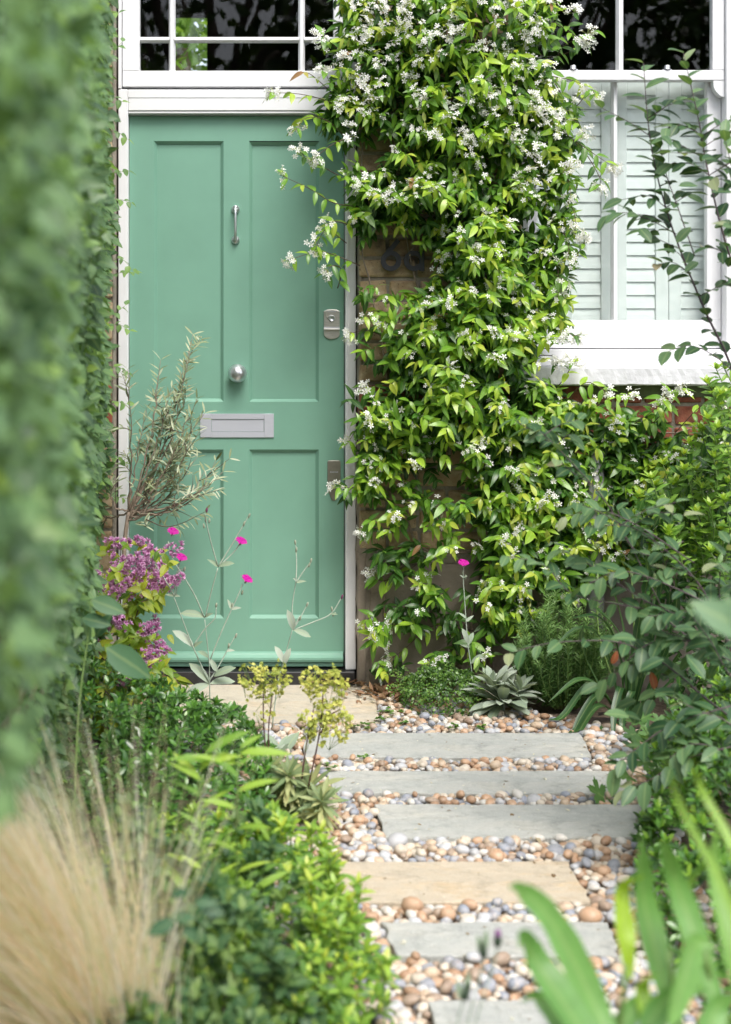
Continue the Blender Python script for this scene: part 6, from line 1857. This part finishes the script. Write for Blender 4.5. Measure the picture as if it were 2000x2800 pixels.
for px, py in ((1922, 1930), (1935, 1945), (1928, 1938), (1738, 2056), (1746, 2060), (1941, 1955), (1915, 1945)):
    e = at(px, py, 4.45); fb.leaf('bluef', [e], [[0, -0.8, 0.5]], [[1, 0, 0]], [0.006], rand(0, 1))
    fb.stem(curve([e * [1, 1, 0] + [0.02, 0.05, 0], e], 5), 0.0009, 'stem', 3)
    whorl(fb, 'tiny', e - [0, 0, 0.03], (0, -0.3, 1), 4, 0.018, (40, 90), (0, 0.5))
fb.finish(100, mats={'stem': M['green_stem']})

# ================================================================== blue-green shrub leaning in from the right
AME = leaf_mat('shrub_rose_leaf', [(0, (0.025, 0.075, 0.03)), (0.45, (0.06, 0.14, 0.055)), (0.78, (0.125, 0.225, 0.095)), (0.88, (0.26, 0.33, 0.17)), (0.95, (0.46, 0.32, 0.25)), (1.0, (0.42, 0.12, 0.06))], 0.45, 0.28, 0.4)
register('oval', leaf_shape(0.50, 0.6, 0.65, 5, fold=0.3, droop=0.22), AME)
am_ = Plant('open_shrub', 'open purple-stemmed shrub with oval blue-green and red-tinted leaves leaning in from the right', 'shrub', (1.35, 3.6, 0))
BRN = [([(2080, 1250), (2000, 1000), (1930, 850), (1850, 650), (1800, 480), (1775, 330), (1764, 170)], 3.95, 30, 0.004, 0.15), ([(2150, 1000), (2070, 880), (1990, 680), (1935, 460), (1912, 330), (1870, 145)], 3.9, 30, 0.004, 0.2),
       ([(2150, 900), (2090, 700), (2040, 560), (1990, 470), (1960, 380)], 3.7, 16, 0.003, 0.2), ([(1850, 640), (1780, 600), (1720, 580), (1670, 585)], 3.95, 7, 0.0015, 0.1), ([(2000, 1010), (1950, 970), (1890, 945), (1830, 960)], 3.9, 7, 0.0015, 0.2),
       ([(1900, 780), (1870, 740), (1840, 700), (1800, 690)], 3.95, 4, 0.0015, 0.2), ([(2080, 1960), (1980, 1740), (1899, 1590), (1791, 1486), (1700, 1430), (1600, 1430)], 3.7, 20, 0.0035, 0.25),
       ([(1820, 1680), (1675, 1400), (1567, 1269), (1485, 1187), (1462, 1180)], 3.8, 15, 0.0017, 0.3), ([(2120, 2050), (1930, 1910), (1850, 1840), (1760, 1780), (1660, 1745), (1490, 1750), (1385, 1775)], 3.6, 24, 0.003, 0.1),
       ([(1950, 1800), (1800, 1680), (1690, 1650), (1560, 1620), (1480, 1540), (1380, 1515)], 3.65, 20, 0.002, 0.05), ([(2050, 1620), (1930, 1660), (1850, 1680), (1780, 1690)], 3.5, 13, 0.002, 0.1), ([(2100, 1850), (1960, 1790), (1880, 1750), (1800, 1730)], 3.5, 14, 0.002, 0.1),
       ([(2100, 1950), (2000, 1850), (1950, 1760), (1900, 1690)], 3.45, 13, 0.002, 0.1), ([(1990, 1780), (1960, 1600), (1980, 1480)], 3.7, 10, 0.002, 0.1), ([(2120, 2150), (1990, 2060), (1900, 2040), (1840, 2080)], 3.3, 13, 0.002, 0.05), ([(2100, 1720), (2020, 1600), (1960, 1540)], 3.4, 10, 0.002, 0.1),
       ([(2120, 2120), (2010, 1990), (1930, 1960), (1870, 1930)], 3.3, 12, 0.002, 0.05), ([(1850, 1860), (1790, 1830), (1760, 1800), (1700, 1810)], 3.6, 8, 0.0015, 0.05), ([(1870, 1480), (1780, 1520), (1720, 1480), (1700, 1400)], 3.8, 8, 0.0015, 0.1), ([(2100, 700), (2030, 640), (1990, 620)], 3.4, 8, 0.002, 0.2), ([(1900, 700), (1855, 560), (1830, 480), (1815, 400)], 3.9, 9, 0.0017, 0.2)]
BRN += [([(1960, 1660), (1780, 1580), (1680, 1560), (1590, 1600)], 3.6, 13, 0.002, 0.1), ([(1950, 1720), (1760, 1640), (1640, 1560), (1530, 1500)], 3.7, 14, 0.002, 0.2), ([(1950, 1760), (1800, 1760), (1700, 1850), (1650, 1900)], 3.5, 13, 0.002, 0.1),
        ([(1900, 1540), (1750, 1440), (1650, 1400), (1560, 1420)], 3.75, 12, 0.002, 0.1), ([(2000, 1930), (1850, 1980), (1750, 2050), (1690, 2110)], 3.35, 12, 0.002, 0.1), ([(2050, 2030), (1880, 2080), (1790, 2140), (1720, 2175)], 3.3, 12, 0.002, 0.1)]
for pts, Yd, nl_, r0, t0 in BRN:
    P = curve([at(a, b, Yd) for a, b in pts], 20); P[:, 1] += np.linspace(0, rng.normal(0, 0.05), 20)
    am_.stem(P, np.linspace(r0, 0.0009, 20), 'branch', 6)
    if Yd > 3.68 and len(pts) >= 5:
        for k_ in range(9 if Yd > 3.89 else 4):
            i_ = int(rng.integers(6, 17)); sg_ = 1 if k_ % 2 else -1
            L_ = rand(0.07, 0.15)
            S_ = curve([P[i_], P[i_] + [sg_ * L_ * 0.5, rng.normal(0, 0.03), L_ * 0.3], P[i_] + [sg_ * L_, rng.normal(0, 0.05), L_ * rand(0.2, 0.7)]], 8)
            am_.stem(S_, np.linspace(0.0014, 0.0008, 8), 'branch', 5)
            along(am_, 'oval', S_, 6, 0.058, 0.2, 1.0, 55, 0.1, (0.0, 0.7), (0, -0.3, 0.9), tipvar=(0.4, 0.94))
    along(am_, 'oval', P, int(nl_ * 1.2), 0.062 if Yd > 3.89 else 0.059, t0, 1.0, 55, 0.08, (0.0, 0.68), (0, -0.3, 0.9), tipvar=(0.4, 0.90))
n = 14
for _ in range(n):
    px, py = rand(1720, 2040), rand(360, 1000)
    if py > 650 and px < 1850: continue
    am_.leaf('oval', [at(px, py, 3.8)], [[rng.normal(0, 1), -0.2, rng.normal(0, 0.3)]], [[0, -0.7, 0.8]], [rand(0.040, 0.06)], rand(0.1, 0.97))
for _ in range(75):
    px, py = rand(1700, 2060), rand(1520, 2060)
    if px < 1700 + (py < 1720) * 170: continue
    am_.leaf('oval', [at(px, py, rand(3.35, 3.8))], [[rng.normal(-0.3, 0.7), -0.2, rng.normal(0, 0.4)]], [[0, -0.5, 0.9]], [rand(0.045, 0.065)], rand(0.05, 0.8))
am_.leaf('oval', [at(1790, 1885, 3.6)], [[-0.1, 0, 1]], [[0.3, -1, 0.2]], [0.045], 1.0)
am_.leaf('oval', [at(1672, 1815, 3.6)], [[0.6, 0, 1]], [[0.3, -1, 0.2]], [0.036], 1.0)
am_.finish({'oval': 290}, mats={'branch': M['purple_twig']})

# ================================================================== blurred lance leaves close to the camera, bottom right
FG = leaf_mat('near_green_leaf', [(0, (0.08, 0.21, 0.05)), (0.5, (0.17, 0.37, 0.09)), (0.8, (0.28, 0.48, 0.09)), (1, (0.34, 0.52, 0.03))], 0.4, 0.35, 0.4)
nb = np.array([0.46, 1.62, 0.0])
nf = empty('lance_leaved_perennial', nb, 'large out-of-focus bright green lance-shaped leaves close to the camera at bottom right', 'leafy plant')
wp = lambda t: np.clip(np.sin(np.pi * np.clip(t * 0.96 + 0.02, 0, 1) ** 0.75) ** 1.15, 0.06, 1) * (1 + 0.07 * np.sin(t * 21) + 0.04 * np.sin(t * 47))
LV = [([(1700, 2960), (1640, 2780), (1530, 2560), (1440, 2470), (1390, 2420)], 0.024, 0.5, 1.62), ([(1690, 3000), (1620, 2860), (1500, 2700), (1440, 2600), (1412, 2575)], 0.026, 0.35, 1.58),
      ([(1712, 2660), (1708, 2560), (1728, 2470), (1768, 2405)], 0.017, 1.0, 1.75), ([(1850, 2860), (1822, 2700), (1800, 2520), (1772, 2360), (1738, 2270)], 0.024, 0.45, 1.72),
      ([(1950, 2800), (1925, 2640), (1880, 2460), (1830, 2340), (1790, 2280)], 0.021, 0.5, 1.68), ([(2080, 2900), (2010, 2500), (1900, 2250), (1830, 2080)], 0.007, 0.8, 1.5), ([(2100, 2700), (2020, 2350), (1960, 2200), (1900, 2080)], 0.007, 0.85, 1.55),
      ([(2060, 2960), (2000, 2640), (1982, 2420), (1992, 2240)], 0.017, 0.6, 1.7), ([(1790, 2740), (1860, 2660), (1930, 2620), (1990, 2625)], 0.024, 0.55, 1.6), ([(1700, 2900), (1780, 2800), (1860, 2740), (1960, 2730)], 0.022, 0.35, 1.62),
      ([(1640, 2960), (1690, 2850), (1760, 2790), (1850, 2760)], 0.02, 0.4, 1.66), ([(1880, 2980), (1940, 2850), (1990, 2780), (2060, 2740)], 0.022, 0.5, 1.6), ([(1840, 2960), (1800, 2860), (1790, 2760), (1810, 2680)], 0.016, 0.9, 1.65),
      ([(1960, 2760), (1900, 2600), (1905, 2480), (1950, 2380)], 0.018, 0.7, 1.75), ([(1600, 2960), (1560, 2860), (1500, 2790), (1430, 2760)], 0.016, 0.3, 1.66)]
for pts, w, v, Yd in LV:
    q_ = [at(a, b, Yd) for a, b in pts]
    for i_, p_ in enumerate(q_): p_[1] += (-0.05, 0.0, 0.05, 0.03, -0.02)[i_] + rng.normal(0, 0.012)
    P = curve(q_, 22)
    strap(nf, nb, P, w * 0.72, 'leaf', FG, v, upv=(0.15 + rng.normal(0, 0.25), -1, 0.35 + rng.normal(0, 0.25)), wprof=wp)
for pts in ([(1900, 3400), (1860, 2900), (1830, 2600)], [(2000, 3300), (1960, 2800), (1930, 2600)], [(1700, 3300), (1690, 2900), (1712, 2640)]):
    P = curve([at(a, b, 1.67) for a, b in pts], 8)
    MB().tube(P, 0.0028, 6).build('stem', M['green_stem'], nf, True)
nr = Plant('broad_leaved_weed', 'large pale leaf hanging out of focus at the right edge above the shrub', 'leafy plant', (0.6, 1.75, 0))
for px, py, dx, dz, s in ((2060, 1740, -0.85, 0.55, 0.085), (2080, 1760, -0.6, 0.9, 0.07)):
    nr.leaf('broad', [at(px, py, 1.75)], [[dx, 0, dz]], [[-0.3, -0.8, 0.6]], [s], 1.0)
nr.stem(curve([at(2100, 2600, 1.75), at(2110, 2000, 1.75), at(2070, 1750, 1.75)], 8), 0.002, 'stem')
nr.finish(20, mats={'stem': M['green_stem']})
# blurred purple buds in front of the slabs
sv = Plant('purple_budded_stems', 'out-of-focus stems with small purple buds in front of the lower slabs', 'flower', (0.25, 1.95, 0))
register('purple', (ico(1)[0] * [0.6, 1, 0.6], [], ico(1)[1]), petal_mat('purple_bud', [(0, (0.06, 0.10, 0.06)), (0.6, (0.10, 0.13, 0.08)), (1, (0.30, 0.12, 0.30))]), 'bud')
for pts, tip in (([(1260, 3000), (1300, 2800), (1355, 2620), (1362, 2555)], 1.0), ([(1255, 3000), (1280, 2800), (1320, 2640), (1320, 2590)], 0.4), ([(1200, 3000), (1240, 2850), (1260, 2760), (1280, 2700)], 0.3)):
    P = curve([at(a, b, 1.95) for a, b in pts], 10)
    sv.stem(P, 0.0014, 'stem', 5)
    sv.leaf('purple', [P[-1]], [P[-1] - P[-3]], [[0, -1, 0]], [0.008], tip)
    sv.leaf('purple', [P[-2]], [P[-1] - P[-3]], [[0, -1, 0]], [0.010], 0.1)
    if tip < 1: sv.leaf('silver_small', [P[-2], P[-3]], [[0.2, 0, 1], [-0.3, 0, 1]], [[0, -1, 0]], [0.03], 0.2)
sv.finish(20, mats={'stem': M['silver_stem']})

# ================================================================== what the windows mirror, and what shows through the hall
TRE = leaf_mat('tree_leaf', [(0, (0.02, 0.06, 0.015)), (1, (0.07, 0.15, 0.03))], 0.5, 0.25)
register('tree', leaf_shape(0.7, 0.5, 0.6, 2, fold=0.2, droop=0.2), TRE)
def tree(name, label, x, y, h, r, n=2600, size=0.26, group='trees across the garden mirrored in the windows'):
    t = Plant(name, label, 'tree', (x, y, -0.05), group)
    t.stem(curve([(x, y, -0.05), (x + 0.1, y, h * 0.45), (x, y + 0.1, h * 0.8)], 10), np.linspace(0.2, 0.07, 10), 'trunk', 10)
    for _ in range(8):
        a = rand(0, 6.28)
        t.stem(curve([(x, y, h * rand(0.3, 0.6)), (x + math.cos(a) * r * 0.5, y + math.sin(a) * r * 0.5, h * 0.7), (x + math.cos(a) * r * 0.8, y + math.sin(a) * r * 0.8, h * 0.85)], 8), np.linspace(0.07, 0.02, 8), 'branch', 6)
    nc = 46
    cc = rng.normal(0, 1, (nc, 3)); cc = nrmz(cc) * rng.uniform(0.3, 1, (nc, 1)) ** 0.5 * [r * 0.85, r * 0.85, h * 0.44] + [x, y, h * 0.56]
    pos = cc[rng.integers(0, nc, n)] + rng.normal(0, r * 0.16, (n, 3))
    t.leaf('tree', pos, rng.normal(0, 1, (n, 3)), rng.normal(0, 1, (n, 3)), size * rng.uniform(0.6, 1.3, n), rng.random(n))
    t.finish(0, mats={'trunk': M['bark'], 'branch': M['bark']}, stuff_name='crown')
for i, (x, y, h, r) in enumerate(((-4.5, -7, 7.5, 2.6), (-0.8, -8.5, 8.5, 2.8), (3.2, -7.5, 8.0, 2.7), (7.0, -8, 7.5, 2.8), (-8.5, -8, 7.5, 2.8))):
    tree('tree', ['tall dark tree mirrored in the left fanlight panes', 'tall dark tree mirrored in the middle fanlight pane', 'tall dark tree mirrored in the left pane of the sash window', 'tall dark tree mirrored in the right pane of the sash window', 'outermost dark tree left of the others across the garden'][i], x, y, h, r)
FOL = Plant('garden_tree', 'sunlit green tree seen through the house behind the left side of the fanlight', 'tree', (-0.5, 10.4, 0))
register('bright', leaf_shape(0.6, 0.5, 0.6, 2, fold=0.2, droop=0.2), leaf_mat('sunlit_tree_leaf', [(0, (0.08, 0.20, 0.03)), (1, (0.30, 0.48, 0.10))], 0.4, 0.45))
n = 2600
pos = rng.normal(0, 1, (n, 3)) * [0.5, 0.3, 0.5] + [-0.62, 10.4, 3.75]
FOL.leaf('bright', pos, rng.normal(0, 1, (n, 3)), rng.normal(0, 1, (n, 3)) + [0, -1, 0.6], 0.10, rng.random(n))
FOL.stem(curve([(-0.5, 10.4, 0), (-0.6, 10.4, 3.6)], 6), 0.08, 'trunk')
FOL.finish(0, mats={'trunk': M['bark']}, stuff_name='crown')
